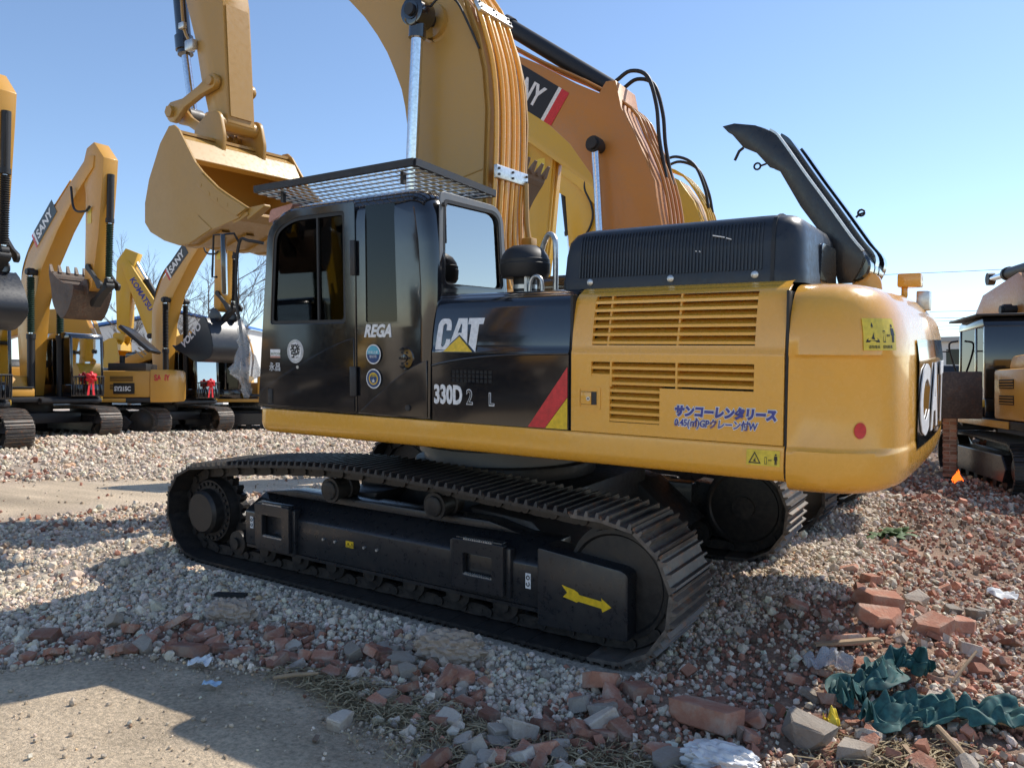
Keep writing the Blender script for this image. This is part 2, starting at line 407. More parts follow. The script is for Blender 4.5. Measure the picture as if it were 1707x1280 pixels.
    if side < 0:
        for x in (-.46, -.33, -.02, .11): cyl('bolt', 'silver', beam, (x, -1.5, .36), (x, -1.514, .36), .011, n=8)
        dc = box('warning_decal', 'decal_yellow', beam, -.215, -.135, -1.504, -1.501, .335, .385)
        side_text('⚠△', -.21, .345, .035, 'decal_black', beam, y=-1.505, ext=.001, name='decal_mark')
        for x, z in ((-1.33, .38), (1.44, .36)):
            pl = box('hook_decal', 'white', beam, x-.02, x+.02, -1.504, -1.501, z-.05, z+.05)
            mk = MB()
            mk.rings([((x + .011*math.cos(2*math.pi*j/14), -1.506, z+.022 + .013*math.sin(2*math.pi*j/14)), .003) for j in range(15)], 5)
            mk.rings([((x + .011*math.cos(math.pi*(.8+1.6*j/14)), -1.506, z-.02 + .013*math.sin(math.pi*(.8+1.6*j/14))), .003) for j in range(15)], 5)
            mk.build('hook_mark', 'decal_black', pl)
        # arrow
        A = [(1.71, .392), (1.80, .376), (1.806, .372), (1.825, .364), (1.835, .350), (1.99, .338), (1.985, .358), (2.055, .312), (1.995, .272), (1.988, .294), (1.832, .308), (1.815, .300), (1.795, .305), (1.72, .318), (1.75, .35)]
        plate('arrow_decal', 'decal_yellow', yoke, A, [], .002, -1.536)
# car body and slewing ring
def f(b):
    b.box(-.75, 1.25, -.8, .8, .36, .78); b.cyl((.25, 0, .78), (.25, 0, .9), .8, n=40)
    for s in (-1, 1):
        b.prism([(-1.25, .30), (-.55, .30), (-.2, .7), (-.75, .66)], 'y', s*.62, s*1.16)
        b.prism([(1.7, .30), (1.0, .30), (.7, .7), (1.25, .66)], 'y', s*.62, s*1.16)
part('car_body', 'black_matt', cat, f, bevel=.02)
part('slewing_ring', 'grey_paint_skylit', cat, lambda b: b.rings([((.25, 0, .9), .72), ((.25, 0, .97), .72), ((.25, 0, .97), .76), ((.25, 0, 1.02), .76), ((.25, 0, 1.02), .68), ((.25, 0, 1.17), .68)], 48))

# --- upper structure
part('revolving_frame', 'black_matt', cat, lambda b: (b.box(-1.1, 3.0, -1.38, 1.42, 1.165, 1.34), b.box(-.6, 1.6, -.45, .45, 1.02, 1.18)))
def f(b):
    prof = rounded([(-1.36, 1.158), (-1.455, 1.158), (-1.492, 1.215), (-1.486, 1.355), (-1.36, 1.355)], [0, .03, .05, .012, 0])
    b.prism(prof, 'x', -1.14, 3.03)
    # rounded nose of the sill
    n = len(prof); rows = []
    for k in range(7):
        a = k/6*math.pi/2; rows.append([(-1.14 - .13*math.sin(a), -1.36 + (y+1.36)*(math.cos(a)*.9+.1) , 1.355 - (1.355-z)*(math.cos(a)*.35+.65)) for y, z in prof])
    b.sheet(rows, closed=True); b.add(rows[-1], [tuple(range(n))])
sill = part('side_sill', 'gold', cat, f, smooth=50)
def ysurf(z):       # side panels lean inwards above the crease
    if z <= 1.845: return -1.482
    t = (z-1.845)/(2.235-1.845)
    return -1.482 + .008 + .075*t**1.6 + (.09*max(0, (t-.8)/.2)**2)
def grid_panel(name, mat, parent, xs, zs, holes, thick=.05, top_in=None):
    """panel on the curved flank cut into cells; cells inside holes are left out and get real reveals"""
    b = MB()
    def inside(x, z): return any(x0 < x < x1 and z0 < z < z1 for x0, x1, z0, z1 in holes)
    nx, nz = len(xs)-1, len(zs)-1
    solid = [[not inside((xs[i]+xs[i+1])/2, (zs[j]+zs[j+1])/2) for j in range(nz)] for i in range(nx)]
    V = {}; vs = []; fs = []
    def v(i, j, back):
        k = (i, j, back)
        if k not in V: V[k] = len(vs); vs.append((xs[i], ysurf(zs[j]) + (thick if back else 0), zs[j]))
        return V[k]
    for i in range(nx):
        for j in range(nz):
            if not solid[i][j]: continue
            fs.append((v(i, j, 0), v(i+1, j, 0), v(i+1, j+1, 0), v(i, j+1, 0)))
            fs.append((v(i, j, 1), v(i, j+1, 1), v(i+1, j+1, 1), v(i+1, j, 1)))
            for di, dj, a, c in ((-1, 0, (i, j), (i, j+1)), (1, 0, (i+1, j+1), (i+1, j)), (0, -1, (i+1, j), (i, j)), (0, 1, (i, j+1), (i+1, j+1))):
                ii, jj = i+di, j+dj
                if not (0 <= ii < nx and 0 <= jj < nz and solid[ii][jj]):
                    fs.append((v(*a, 0), v(*a, 1), v(*c, 1), v(*c, 0)))
    b.add(vs, fs)
    if top_in is not None:      # the top returns inwards
        z = zs[-1]; y = ysurf(z); x0, x1 = xs[0], xs[-1]
        b.sheet([[(x0, y, z), (x1, y, z)], [(x0, y+.03, z+.018), (x1, y+.03, z+.018)], [(x0, y+.09, z+.028), (x1, y+.09, z+.028)], [(x0, top_in, z+.03), (x1, top_in, z+.03)]])
    return b.build(name, mat, parent, smooth=40)
ZS = [1.358, 1.428, 1.45, 1.5, 1.55, 1.60, 1.64, 1.698, 1.74, 1.788, 1.82, 1.832, 1.845, 1.86, 1.888, 1.93, 1.97, 2.01, 2.05, 2.09, 2.13, 2.16, 2.184, 2.205, 2.22]
# louvred gold panel
XS = sorted(set([1.742, 1.88, 1.905, 2.005, 2.325, 2.865, 2.89, 3.022]))
HO = [(1.88, 2.865, 1.888, 2.184), (2.005, 2.865, 1.64, 1.788), (1.88, 2.005, 1.698, 1.788), (2.005, 2.325, 1.428, 1.64)]
lp = grid_panel('louvre_panel', 'gold', cat, XS, ZS, HO, .03, top_in=-1.05)
def slats(x0, x1, zlist):
    for z in zlist:
        y = ysurf(z)
        b = MB(); b.prism([(y+.004, z), (y+.004, z+.016), (y+.075, z+.048), (y+.075, z+.034)], 'x', x0, x1); b.build('slat', 'gold', lp, smooth=0)
slats(1.88, 2.865, [1.895 + .0485*k for k in range(6)])
slats(2.005, 2.865, [1.652 + .046*k for k in range(3)]); slats(1.88, 2.005, [1.698, 1.744])
slats(2.005, 2.325, [1.432 + .044*k for k in range(5)])
for x, z0, z1 in ((1.985, 1.888, 2.184), (2.425, 1.888, 2.184), (2.425, 1.64, 1.788), (2.005+.006, 1.64, 1.788)):
    part('mullion', 'gold', lp, lambda b: b.prism([(ysurf(z0)+.002, z0), (ysurf(z1)+.002, z1), (ysurf(z1)+.08, z1), (ysurf(z0)+.08, z0)], 'x', x-.006, x+.006), smooth=0)
box('radiator_screen', 'dark_grille', lp, 1.80, 2.95, -1.36, -1.34, 1.39, 2.2)
# latch
la = plate('latch', 'gold', lp, rounded([(1.79, 1.495), (1.945, 1.495), (1.945, 1.635), (1.79, 1.635)], .012), [rounded([(1.805, 1.51), (1.93, 1.51), (1.93, 1.62), (1.805, 1.62)], .008)], .006, -1.4815)
box('latch_pocket', 'black_matt', la, 1.812, 1.918, -1.486, -1.4835, 1.525, 1.605); box('latch_plate', 'gold', la, 1.812, 1.885, -1.492, -1.4865, 1.527, 1.603, bevel=.003)
cyl('latch_lock', 'silver', la, (1.868, -1.492, 1.562), (1.868, -1.499, 1.562), .013, n=14); cyl('keyhole', 'decal_black', la, (1.868, -1.499, 1.562), (1.868, -1.5, 1.562), .006, n=10)
# black door with the lettering, cut by the swage line
BX = [.632 + (1.722-.632)*k/24 for k in range(25)]
def swage(x): return 1.742 + .105*(1-math.exp(-(x-.62)/.42)) - .0
bp = grid_panel('pump_door', 'black', cat, BX, ZS, [], .03, top_in=-.55)
sw = MB(); sw.sheet([[(x, -1.482, swage(x)-.012) for x in BX], [(x, -1.4885, swage(x)-.008) for x in BX], [(x, -1.4885, swage(x)+.001) for x in BX], [(x, -1.4845, swage(x)+.004) for x in BX]])
sw.build('swage_line', 'black', bp, smooth=60)
for x in (1.732,): box('panel_gap', 'rubber', cat, x-.009, x+.009, -1.462, -1.40, 1.36, 2.2)
# vent grid on the door
vg = box('vent_grid', 'dark_grille', bp, .80, 1.14, -1.4845, -1.4825, 1.628, 1.722)
vb = MB()
for k in range(10): vb.box(.80+.034*k+.0, .80+.034*k+.007, -1.489, -1.4845, 1.628, 1.722)
for k in range(4): vb.box(.80, 1.14, -1.4895, -1.485, 1.628+.0295*k, 1.628+.0295*k+.006)
vb.build('vent_bars', 'black', vg, smooth=0)
# stripe decals
plate('red_stripe', 'decal_red', bp, [(1.425, 1.362), (1.553, 1.362), (1.716, 1.565), (1.716, 1.752)], [], .002, -1.4835)
plate('yellow_stripe', 'decal_yellow', bp, [(1.556, 1.362), (1.716, 1.362), (1.716, 1.56)], [], .002, -1.4835)
# heavy block letters of the brand, drawn as outlines
def on_door(name, mat, rings, t=.002):
    me = plate_mesh(name, rings[0], rings[1:], t); me.transform(Matrix.Translation((0, -1.4838, 0)) @ XZ)
    for v in me.vertices:
        if v.co.z > 1.845: v.co.y += ysurf(v.co.z) + 1.482
    return ob(name, me, mat, bp)
def lx(u): return .652 + u*.215/.55*1.0
LH = 1.838
def LT(pts): return [(.655 + p[0], LH + p[1]) for p in pts]
C_ = LT(rounded([(.0, .0), (.075, .0), (.128, .05), (.131, .088), (.094, .088), (.090, .055), (.066, .030), (.052, .042), (.060, .185), (.078, .198), (.092, .188), (.091, .148), (.132, .148), (.134, .19), (.115, .228), (.045, .230), (.018, .2), (.004, .04)], [.03, .02, .01, .004, .004, .02, .01, .01, .014, .012, .01, .004, .004, .02, .03, .03, .02, .02], 3))
A_ = LT([(.128, .055), (.186, .230), (.262, .230), (.276, .06), (.208, .118)])
Ah = LT([(.190, .130), (.224, .130), (.222, .190), (.212, .190)])
T_ = LT([(.272, .188), (.276, .230), (.405, .230), (.398, .188), (.364, .188), (.352, .0), (.290, .052), (.300, .188)])
for r_ in ([C_], [A_, Ah], [T_]): on_door('lettering', 'white', r_)
on_door('triangle_mark', 'decal_yellow', [LT([(.078, .002), (.325, .002), (.206, .105)])])
side_text('330D', .648, 1.485, .175, 'white', bp, bold=.007, xs=.62, sp=1.02, y=-1.4838)
side_text('2', .93, 1.485, .145, 'white', bp, bold=.003, xs=.75, y=-1.4838); side_text('2', .932, 1.4865, .140, 'decal_black', bp, bold=-.001, xs=.75, y=-1.486)
side_text('L', 1.115, 1.485, .120, 'white', bp, bold=.004, xs=.75, y=-1.4838); side_text('L', 1.1165, 1.4875, .117, 'decal_black', bp, bold=-.001, xs=.75, y=-1.486)
# rental lettering on the gold panel: white keyline below, blue above
for s, z, sz, xs_, b0 in (('サンコーレンタリース', 1.492, .0665, .86, .0045), ('0.45(㎥)GPクレーン付W', 1.432, .055, .80, .0012)):
    side_text(s, 2.418, z, sz, 'white', lp, bold=b0+.0045, xs=xs_, y=-1.483, shear=.12); side_text(s, 2.418, z, sz, 'decal_blue', lp, bold=b0, xs=xs_, y=-1.486, shear=.12)
def warning_plate(parent, x0, x1, z0, z1, y, M=None, cjk=None):
    """yellow sticker: triangle with a figure, arrow and a standing man"""
    g = MB().box(x0, x1, y-.002, y, z0, z1).mesh('warning_decal', 0)
    h = z1-z0; wd = x1-x0
    def put(me, name, mat, par):
        if M is not None: me.transform(M)
        return ob(name, me, mat, par)
    base = put(g, 'warning_decal', 'decal_lemon', parent)
    def pl(name, rings, mat='decal_black'):
        me = plate_mesh(name, rings[0], rings[1:], .001); me.transform(Matrix.Translation((0, y-.0025, 0)) @ XZ); put(me, name, mat, base)
    lo = z0 + (.25*h if cjk else .12*h); cx = x0 + .25*wd; hh = .62*h if cjk else .75*h; hw_ = .19*wd
    T0 = [(cx-hw_, lo), (cx+hw_, lo), (cx, lo+hh)]; k = .72; cy = lo+hh*.36
    pl('triangle', [T0, [(cx+(px-cx)*k, cy+(pz-cy)*k) for px, pz in T0]])
    pl('figure', [[(cx-.05*wd, lo+.18*hh), (cx+.05*wd, lo+.13*hh), (cx+.02*wd, lo+.3*hh), (cx+.03*wd, lo+.5*hh), (cx-.01*wd, lo+.35*hh)]])
    px = x0+.58*wd; pl('post', [[(px-.035*wd, lo), (px+.035*wd, lo), (px+.035*wd, lo+.6*hh), (px-.035*wd, lo+.6*hh)], [(px-.025*wd, lo+.05*hh), (px+.025*wd, lo+.05*hh), (px+.025*wd, lo+.55*hh), (px-.025*wd, lo+.55*hh)]])
    ax = x0+.71*wd; az = lo+.35*hh; q = .055*wd
    pl('double_arrow', [[(ax-q, az), (ax-.4*q, az+.6*q), (ax-.4*q, az+.18*q), (ax+.4*q, az+.18*q), (ax+.4*q, az+.6*q), (ax+q, az), (ax+.4*q, az-.6*q), (ax+.4*q, az-.18*q), (ax-.4*q, az-.18*q), (ax-.4*q, az-.6*q)]])
    mx = x0+.88*wd; u = hh*.9/10
    pl('man', [[(mx-1*u, lo), (mx-.2*u, lo), (mx, lo+4*u), (mx+.2*u, lo), (mx+1*u, lo), (mx+1*u, lo+4*u), (mx+1.7*u, lo+4*u), (mx+1.3*u, lo+8*u), (mx-1.3*u, lo+8*u), (mx-1.7*u, lo+4*u), (mx-1*u, lo+4*u)]])
    pl('man_head', [[(mx + .9*u*math.cos(2*math.pi*j/10), lo+9.3*u + .9*u*math.sin(2*math.pi*j/10)) for j in range(10)]])
    if cjk:
        for s, xx in ((cjk[0], x0+.12*wd), (cjk[1], x0+.52*wd)):
            cu = bpy.data.curves.new('t', 'FONT'); cu.body = s; cu.size = .11*h; cu.extrude = .0005; me = curve_mesh(cu, 'lettering'); me.materials.clear()
            me.transform(Matrix.Translation((xx, y-.003, z0+.07*h)) @ XZ); put(me, 'lettering', 'decal_black', base)
    return base
warning_plate(sill, 2.835, 3.012, 1.245, 1.33, -1.4905)

# --- counterweight
def plan(n):
    """half outline from the seam on the near side round to the middle of the rear"""
    pts = smoothpath([(3.04, -1.484, 0), (3.18, -1.478, 0), (3.31, -1.448, 0), (3.43, -1.37, 0), (3.52, -1.24, 0), (3.565, -1.07, 0), (3.58, -.85, 0), (3.595, -.4, 0), (3.60, 0, 0)], n)
    return [(p.x, p.y) for p in pts]
H = plan(5); FULL = H + [(x, -y) for x, y in H[::-1][1:]]
def cw_ring(z, inset, pocket=0):
    out = []
    N = len(FULL)
    for i, (x, y) in enumerate(FULL):
        a = FULL[max(0, i-1)]; c = FULL[min(N-1, i+1)]; t = Vector((c[0]-a[0], c[1]-a[1])).normalized(); nrm = Vector((t.y, -t.x))
        k = min(i, N-1-i); m = 1 if k < 16 else max(0, 1-(k-16)/4)
        e = inset + pocket*m*(1 if k > 1 else .5)
        out.append((max(3.04, x - nrm.x*e) if 0 < i < N-1 else 3.04, y - nrm.y*e, z))
    return out
lv = [(1.10, .16, 0), (1.112, .09, 0), (1.14, .035, 0), (1.18, .008, 0), (1.24, 0, 0), (1.315, 0, 0), (1.335, .002, 0), (1.348, .006, .016), (1.36, .006, .02), (1.6, .008, .02), (1.815, .012, .02), (1.83, .012, .016), (1.842, .012, 0), (1.95, .022, 0), (2.05, .05, 0), (2.12, .085, 0), (2.17, .13, 0), (2.205, .19, 0), (2.222, .26, 0), (2.23, .36, 0)]
b = MB(); rows = [cw_ring(*l) for l in lv]; b.sheet(rows); b.add(rows[-1], [tuple(range(len(FULL)))]); b.add(rows[0], [tuple(range(len(FULL)))[::-1]])
b.add([r[0] for r in rows] + [r[-1] for r in rows[::-1]], [tuple(range(2*len(rows)))])
cw = b.build('counterweight', 'gold', cat, smooth=45)
box('panel_gap', 'rubber', cw, 3.024, 3.038, -1.465, -1.40, 1.18, 2.18)
# dark rear plate with large letters
rows = []
for z in (1.30, 1.4, 1.6, 1.8, 1.92):
    rg = cw_ring(z, -.004 if z < 1.85 else .012); rows.append([p for p in rg if abs(p[1]) < .84])
mn = min(len(r) for r in rows); rows = [r[(len(r)-mn)//2:(len(r)-mn)//2+mn] for r in rows]
MB().sheet(rows).build('rear_plate', 'black', cw, smooth=50)
for s, y0 in (('C', -.76), ('A', -.26), ('T', .28)):
    ang = {'C': .03, 'A': 0.0, 'T': -.03}[s]; x0 = {'C': 3.595, 'A': 3.61, 'T': 3.61}[s]
    text(s, .55, 'white', cw, Matrix.Translation((x0, y0, 1.38)) @ Matrix.Rotation(-ang, 4, 'Z') @ YZ, bold=.02, xs=1.0, ext=.003)
# sticker and red reflector on the rounded corner
def on_cw(me):
    """lays a flat piece given in (u along the outline, 0, z) on the counterweight flank"""
    L = [0]
    for a, c in zip(FULL[:-1], FULL[1:]): L.append(L[-1] + math.dist(a, c))
    if len(me.vertices) <= 8:
        bm = bmesh.new(); bm.from_mesh(me); bmesh.ops.subdivide_edges(bm, edges=bm.edges[:], cuts=9, use_grid_fill=True); bm.to_mesh(me); bm.free()
    for v in me.vertices:
        u, off, z = v.co.x, v.co.y, v.co.z
        for i in range(len(L)-1):
            if L[i+1] >= u: break
        t = (u-L[i])/(L[i+1]-L[i]); a, c = FULL[i], FULL[i+1]; tg = Vector((c[0]-a[0], c[1]-a[1])).normalized(); nr = Vector((tg.y, -tg.x))
        ins = np.interp(z, [l[0] for l in lv], [l[1] + l[2] for l in lv]) - .004
        v.co = (a[0] + (c[0]-a[0])*t - nr.x*(ins + off), a[1] + (c[1]-a[1])*t - nr.y*(ins + off), z)
    return me
rd = plate_mesh('red_reflector', [(.375 + .034*math.cos(2*math.pi*j/24), 1.452 + .042*math.sin(2*math.pi*j/24)) for j in range(24)], [], .003); rd.transform(XZ); ob('red_reflector', on_cw(rd), 'decal_red', cw)
_ob = ob
def ob(name, me, mat=None, parent=None, M=None, _cw=[False]):
    if _cw[0]: on_cw(me)
    return _ob(name, me, mat, parent, M)
def cw_warning():
    flag = ob.__defaults__[3]; flag[0] = True
    warning_plate(cw, .375, .60, 1.865, 2.03, 0, cjk=('请勿靠近', '保持距离'))
    flag[0] = False
cw_warning(); ob = _ob
# --- cab
CY0, CY1 = -1.48, -.50
def cab_ring(z, xf, xr, inset, rad, g=0.0):
    p = rounded([(xf+inset+g, CY0+inset+g), (xr-inset-g, CY0+inset+g), (xr-inset-g, CY1-inset-g), (xf+inset+g, CY1-inset-g)], [rad*.6, rad, rad*.8, rad*.5], 6)
    return [(x, y, z) for x, y in p]
CL = [(1.362, -1.25, .604, 0, .10), (1.7, -1.212, .618, 0, .10), (2.0, -1.178, .634, 0, .11), (2.28, -1.145, .645, 0, .12), (2.6, -1.108, .632, 0, .13), (2.80, -1.085, .615, 0, .14), (2.88, -1.06, .60, .008, .15), (2.94, -1.03, .585, .03, .16), (2.98, -.99, .565, .065, .16), (3.005, -.94, .54, .12, .15), (3.015, -.88, .5, .2, .12)]
def loft(levels, g=0.0, z0=None, z1=None):
    b = MB(); rows = [cab_ring(z, xf, xr, i, r, g) for z, xf, xr, i, r in levels]
    if z0 is not None: rows[0] = [(x, y, z0) for x, y, z in rows[0]]
    if z1 is not None: rows[-1] = [(x, y, z1) for x, y, z in rows[-1]]
    n = len(rows[0]); b.sheet(rows, closed=True); b.add(rows[0], [tuple(range(n))[::-1]]); b.add(rows[-1], [tuple(range(n))]); return b
outer = loft(CL).mesh('cab_shell', smooth=0)
inner = loft([l for l in CL if l[0] < 2.95], .05, z0=1.42, z1=2.93).mesh('i', smooth=0)
W1 = rounded([(-1.085, 2.03), (-.185, 2.03), (-.185, 2.90), (-.80, 2.90), (-1.02, 2.80)], [.03, .03, .03, .16, .10])
W2 = rounded([(.0, 2.05), (.31, 2.05), (.285, 2.89), (.0, 2.895)], .02)
W3 = rounded([(-1.345, 2.315), (-.605, 2.315), (-.655, 2.86), (-.73, 2.90), (-1.335, 2.90)], [.05, .06, .10, .08, .04])
WF = rounded([(-1.40, 1.75), (-.58, 1.75), (-.60, 2.90), (-1.38, 2.90)], .05)
c1 = MB().prism(W1, 'y', -1.6, -1.3).mesh('c', 0); c2 = MB().prism(W2, 'y', -1.6, -1.3).mesh('c', 0)
c3 = MB().prism(W3, 'x', .4, .8).mesh('c', 0); c4 = MB().prism(WF, 'x', -1.5, -.98).mesh('c', 0)
c5 = MB().prism(rounded([(-1.0, 1.9), (.45, 1.9), (.45, 2.86), (-.9, 2.86)], .05), 'y', -.7, -.3).mesh('c', 0)
shell = boolean(outer, [inner, c1, c2, c3, c4, c5]); shell.materials.clear(); shell.shade_smooth(); shell.set_sharp_from_angle(angle=R(40)); shell.name = 'cab_shell'
cab = ob('cab', shell, 'black', cat)
def ring_of(poly, d, cx, cz): return [(cx + (x-cx)*(1+d), cz + (z-cz)*(1+d)) for x, z in poly]
# door: a slightly proud skin, its glass, seam and hinge
D_out = rounded([(-1.232, 1.372), (-.098, 1.372), (-.098, 2.945), (-.84, 2.945), (-1.075, 2.83)], [.02, .015, .015, .20, .12])
door = plate('door', 'black', cat, D_out, [rounded([(-1.06, 2.05), (-.205, 2.05), (-.205, 2.885), (-.79, 2.885), (-1.0, 2.79)], [.03, .03, .03, .15, .09])], .012, -1.479, bevel=.004)
g = plate('door_glass', 'glass_dark', cat, ring_of(W1, .015, -.62, 2.47), [], .004, -1.462)
box('glass_divider', 'rubber', g, -.515, -.495, -1.482, -1.466, 2.05, 2.885)
fr = plate('window_seal', 'rubber', g, rounded([(-1.062, 2.048), (-.203, 2.048), (-.203, 2.887), (-.79, 2.887), (-1.0, 2.792)], [.03, .03, .03, .15, .09]), [rounded([(-1.035, 2.075), (-.228, 2.075), (-.228, 2.86), (-.785, 2.86), (-.975, 2.775)], [.03, .03, .03, .14, .08])], .008, -1.475)
plate('side_glass', 'glass_dark', cat, ring_of(W2, .03, .15, 2.47), [], .004, -1.468)
rg = plate('rear_glass', 'glass_rear', cat, ring_of(W3, .02, -1.0, 2.6), [], .004, .605, axis='x')
plate('window_seal', 'rubber', rg, ring_of(W3, .035, -1.0, 2.6), [ring_of(W3, -.03, -1.0, 2.6)], .012, .622, axis='x')
plate('windscreen', 'glass_front', cat, [(y, z) for y, z in ring_of(WF, .03, -1.0, 2.3)], [], .004, -1.13, axis='x')
plate('right_glass', 'glass_dark', cat, rounded([(-1.02, 1.88), (.47, 1.88), (.47, 2.88), (-.92, 2.88)], .05), [], .004, -.515)
# rear pressing: sky light on the frame face put in as grey colour
rear = plate('rear_pressing', 'grey_paint_skylit', cat, rounded([(-1.40, 2.26), (-.545, 2.26), (-.60, 2.88), (-.70, 2.955), (-1.385, 2.965)], [.02, .05, .12, .1, .05]), [ring_of(W3, .04, -1.0, 2.6)], .012, .622, axis='x', bevel=.003)
tube('rear_latch', 'black_matt', cat, [(.645, -1.36, 2.86), (.66, -1.36, 2.86), (.66, -1.355, 2.6)], .006, 6); cyl('latch_knob', 'black_matt', cat, (.64, -1.36, 2.87), (.665, -1.36, 2.87), .016)
# lower skins of door and rear quarter with the rising swage
def arc(x0, z0, x1, z1, k, n=14): return [(x0 + (x1-x0)*t, z0 + (z1-z0)*(1-(1-t)**k)) for t in [i/n for i in range(n+1)]]
lowd = [(-1.215, 1.385), (-.112, 1.385)] + [(x, z) for x, z in arc(-1.195, 1.50, -.112, 1.935, 1.25)[::-1]]
plate('door_lower_skin', 'black', door, lowd, [rounded([(-1.10, 1.395), (-1.035, 1.395), (-1.035, 1.53), (-1.10, 1.53)], .015)], .007, -1.4905, bevel=.003)
box('door_lock', 'black_matt', door, -1.098, -1.045, -1.497, -1.4915, 1.40, 1.52, bevel=.004)
q = [(-.078, 1.372), (.59, 1.372), (.59, 1.775)] + arc(-.0, 1.43, .59, 1.775, 1.35)[::-1][1:]
plate('quarter_lower_skin', 'black', cat, q, [], .009, -1.4815, bevel=.003)
q2 = [(-.078, 1.372), (-.078, 2.03), (.33, 2.10), (.60, 2.12), (.60, 1.79)] + arc(-.0, 1.445, .59, 1.79, 1.35)[::-1][1:]
for x0, x1, z0, z1 in ((-.135, -.085, 2.40, 2.66), (-.15, -.085, 1.50, 1.72)): box('hinge', 'black_matt', door, x0, x1, -1.508, -1.4915, z0, z1, bevel=.005)
# round fuel-side cap recess
def f(b): b.rings([((.382, -1.4805, 1.79), .082), ((.382, -1.488, 1.79), .078), ((.382, -1.484, 1.79), .066), ((.382, -1.482, 1.79), .03), ((.382, -1.496, 1.79), .026), ((.382, -1.498, 1.79), .012)], 28)
part('cab_vent_cap', 'black', cat, f, smooth=50)
part('cap_slots', 'dark_grille', cat, lambda b: [b.box(.382+.045*math.cos(a)-.008, .382+.045*math.cos(a)+.008, -1.49, -1.484, 1.79+.045*math.sin(a)-.008, 1.79+.045*math.sin(a)+.008) for a in [k*math.pi/3 for k in range(6)]])
cyl('lower_bolt', 'black_matt', cat, (.415, -1.488, 1.435), (.415, -1.50, 1.435), .022)
# stickers
def disc(name, mat, par, x, z, rx, rz, y, t=.0015): return plate(name, mat, par, [(x + rx*math.cos(2*math.pi*j/32), z + rz*math.sin(2*math.pi*j/32)) for j in range(32)], [], t, y)
def ringp(name, mat, par, x, z, r0x, r0z, k, y):
    return plate(name, mat, par, [(x + r0x*math.cos(2*math.pi*j/32), z + r0z*math.sin(2*math.pi*j/32)) for j in range(32)], [[(x + k*r0x*math.cos(2*math.pi*j/32), z + k*r0z*math.sin(2*math.pi*j/32)) for j in range(32)]], .001, y)
s1 = disc('round_sticker', 'white', door, -.765, 1.83, .094, .094, -1.4915)
ringp('sticker_ring', 'decal_grey', s1, -.765, 1.83, .089, .089, .95, -1.4935); ringp('sticker_ring', 'decal_grey', s1, -.765, 1.83, .078, .078, .95, -1.4935)
text('發', .118, 'decal_black', s1, Matrix.Translation((-.765, -1.494, 1.787)) @ XZ, bold=.0025, align='CENTER', ext=.001)
s2 = box('small_sticker', 'white', door, -1.065, -.945, -1.493, -1.4915, 1.775, 1.845); box('sticker_stripe', 'salmon', s2, -1.065, -.945, -1.4945, -1.4932, 1.775, 1.79)
side_text('水1TC1G8', -1.058, 1.80, .026, 'weed', s2, y=-1.4935, ext=.001)
side_text('永昌', -1.085, 1.675, .075, 'white', door, y=-1.4918, ext=.001, xs=.95, name='chalk_mark'); side_text('C', -.605, 1.735, .06, 'white', door, y=-1.4918, ext=.001)
cyl('door_stud', 'silver', door, (-.735, -1.491, 1.705), (-.735, -1.5, 1.705), .013)
side_text('REGA', -.02, 1.945, .125, 'white', cat, y=-1.4825, bold=.005, xs=.86, shear=.3)
for z, c_top, c_bot in ((1.815, 'decal_cyan', 'decal_navy'), (1.635, 'decal_navy', 'decal_navy')):
    rr_ = .073; s3 = disc('round_sticker', 'white', cat, .082, z, rr_*1.0, rr_, -1.4905); disc('sticker_field', c_bot, s3, .082, z, rr_*.88, rr_*.88, -1.4922)
    if c_top != c_bot:
        plate('sticker_band', c_top, s3, [(.082 + rr_*.86*math.cos(math.pi*j/16), z + rr_*.86*math.sin(math.pi*j/16)) for j in range(17)], [], .001, -1.4938)
        side_text('挖机之家', .035, z+.006, .024, 'white', s3, y=-1.496, ext=.0005); side_text('徐公司', .046, z-.025, .024, 'white', s3, y=-1.496, ext=.0005)
    else:
        ringp('sticker_ring', 'decal_yellow', s3, .082, z, .045, .045, .8, -1.4938); side_text('挖掘机', .047, z+.016, .024, 'decal_lemon', s3, y=-1.496, ext=.0005); side_text('★', .064, z-.03, .04, 'white', s3, y=-1.496, ext=.0005)
# roof guard: a frame carrying expanded mesh
GA, GB, GD = Vector((-1.10, -1.585, 3.125)), Vector((.605, -1.625, 3.12)), Vector((.595, -.665, 3.06)); GC = GA + GD - GB
guard = MB()
def bar(b, p, q, w, h, up=Vector((0, 0, 1))):
    p, q = Vector(p), Vector(q); t = (q-p).normalized(); e = t.cross(up).normalized()*w/2; u = e.cross(t).normalized()*h/2
    b.add([p-e-u, p+e-u, p+e+u, p-e+u, q-e-u, q+e-u, q+e+u, q-e+u], [(3, 2, 1, 0), (4, 5, 6, 7), (0, 1, 5, 4), (1, 2, 6, 5), (2, 3, 7, 6), (3, 0, 4, 7)])
for p, q in ((GA, GB), (GB, GD), (GD, GC), (GC, GA)): bar(guard, p, q, .035, .05)
for t in (.12, .88):
    for s in (.12, .9): P = GA.lerp(GB, t) + (GC-GA)*s; bar(guard, P, P - Vector((0, 0, .10)), .03, .03, Vector((1, 0, 0)))
gu = guard.build('roof_guard', 'black_matt', cat, smooth=0)
mesh = MB()
for k in range(24):
    t = (k+.5)/24; bar(mesh, GA.lerp(GB, t) - Vector((0, 0, .022)), GC.lerp(GD, t) - Vector((0, 0, .022)), .008, .006)
for k in range(11):
    t = (k+.5)/11; bar(mesh, GA.lerp(GC, t) - Vector((0, 0, .03)), GB.lerp(GD, t) - Vector((0, 0, .03)), .026, .006)
mesh.build('guard_mesh', 'silver', gu, smooth=0)
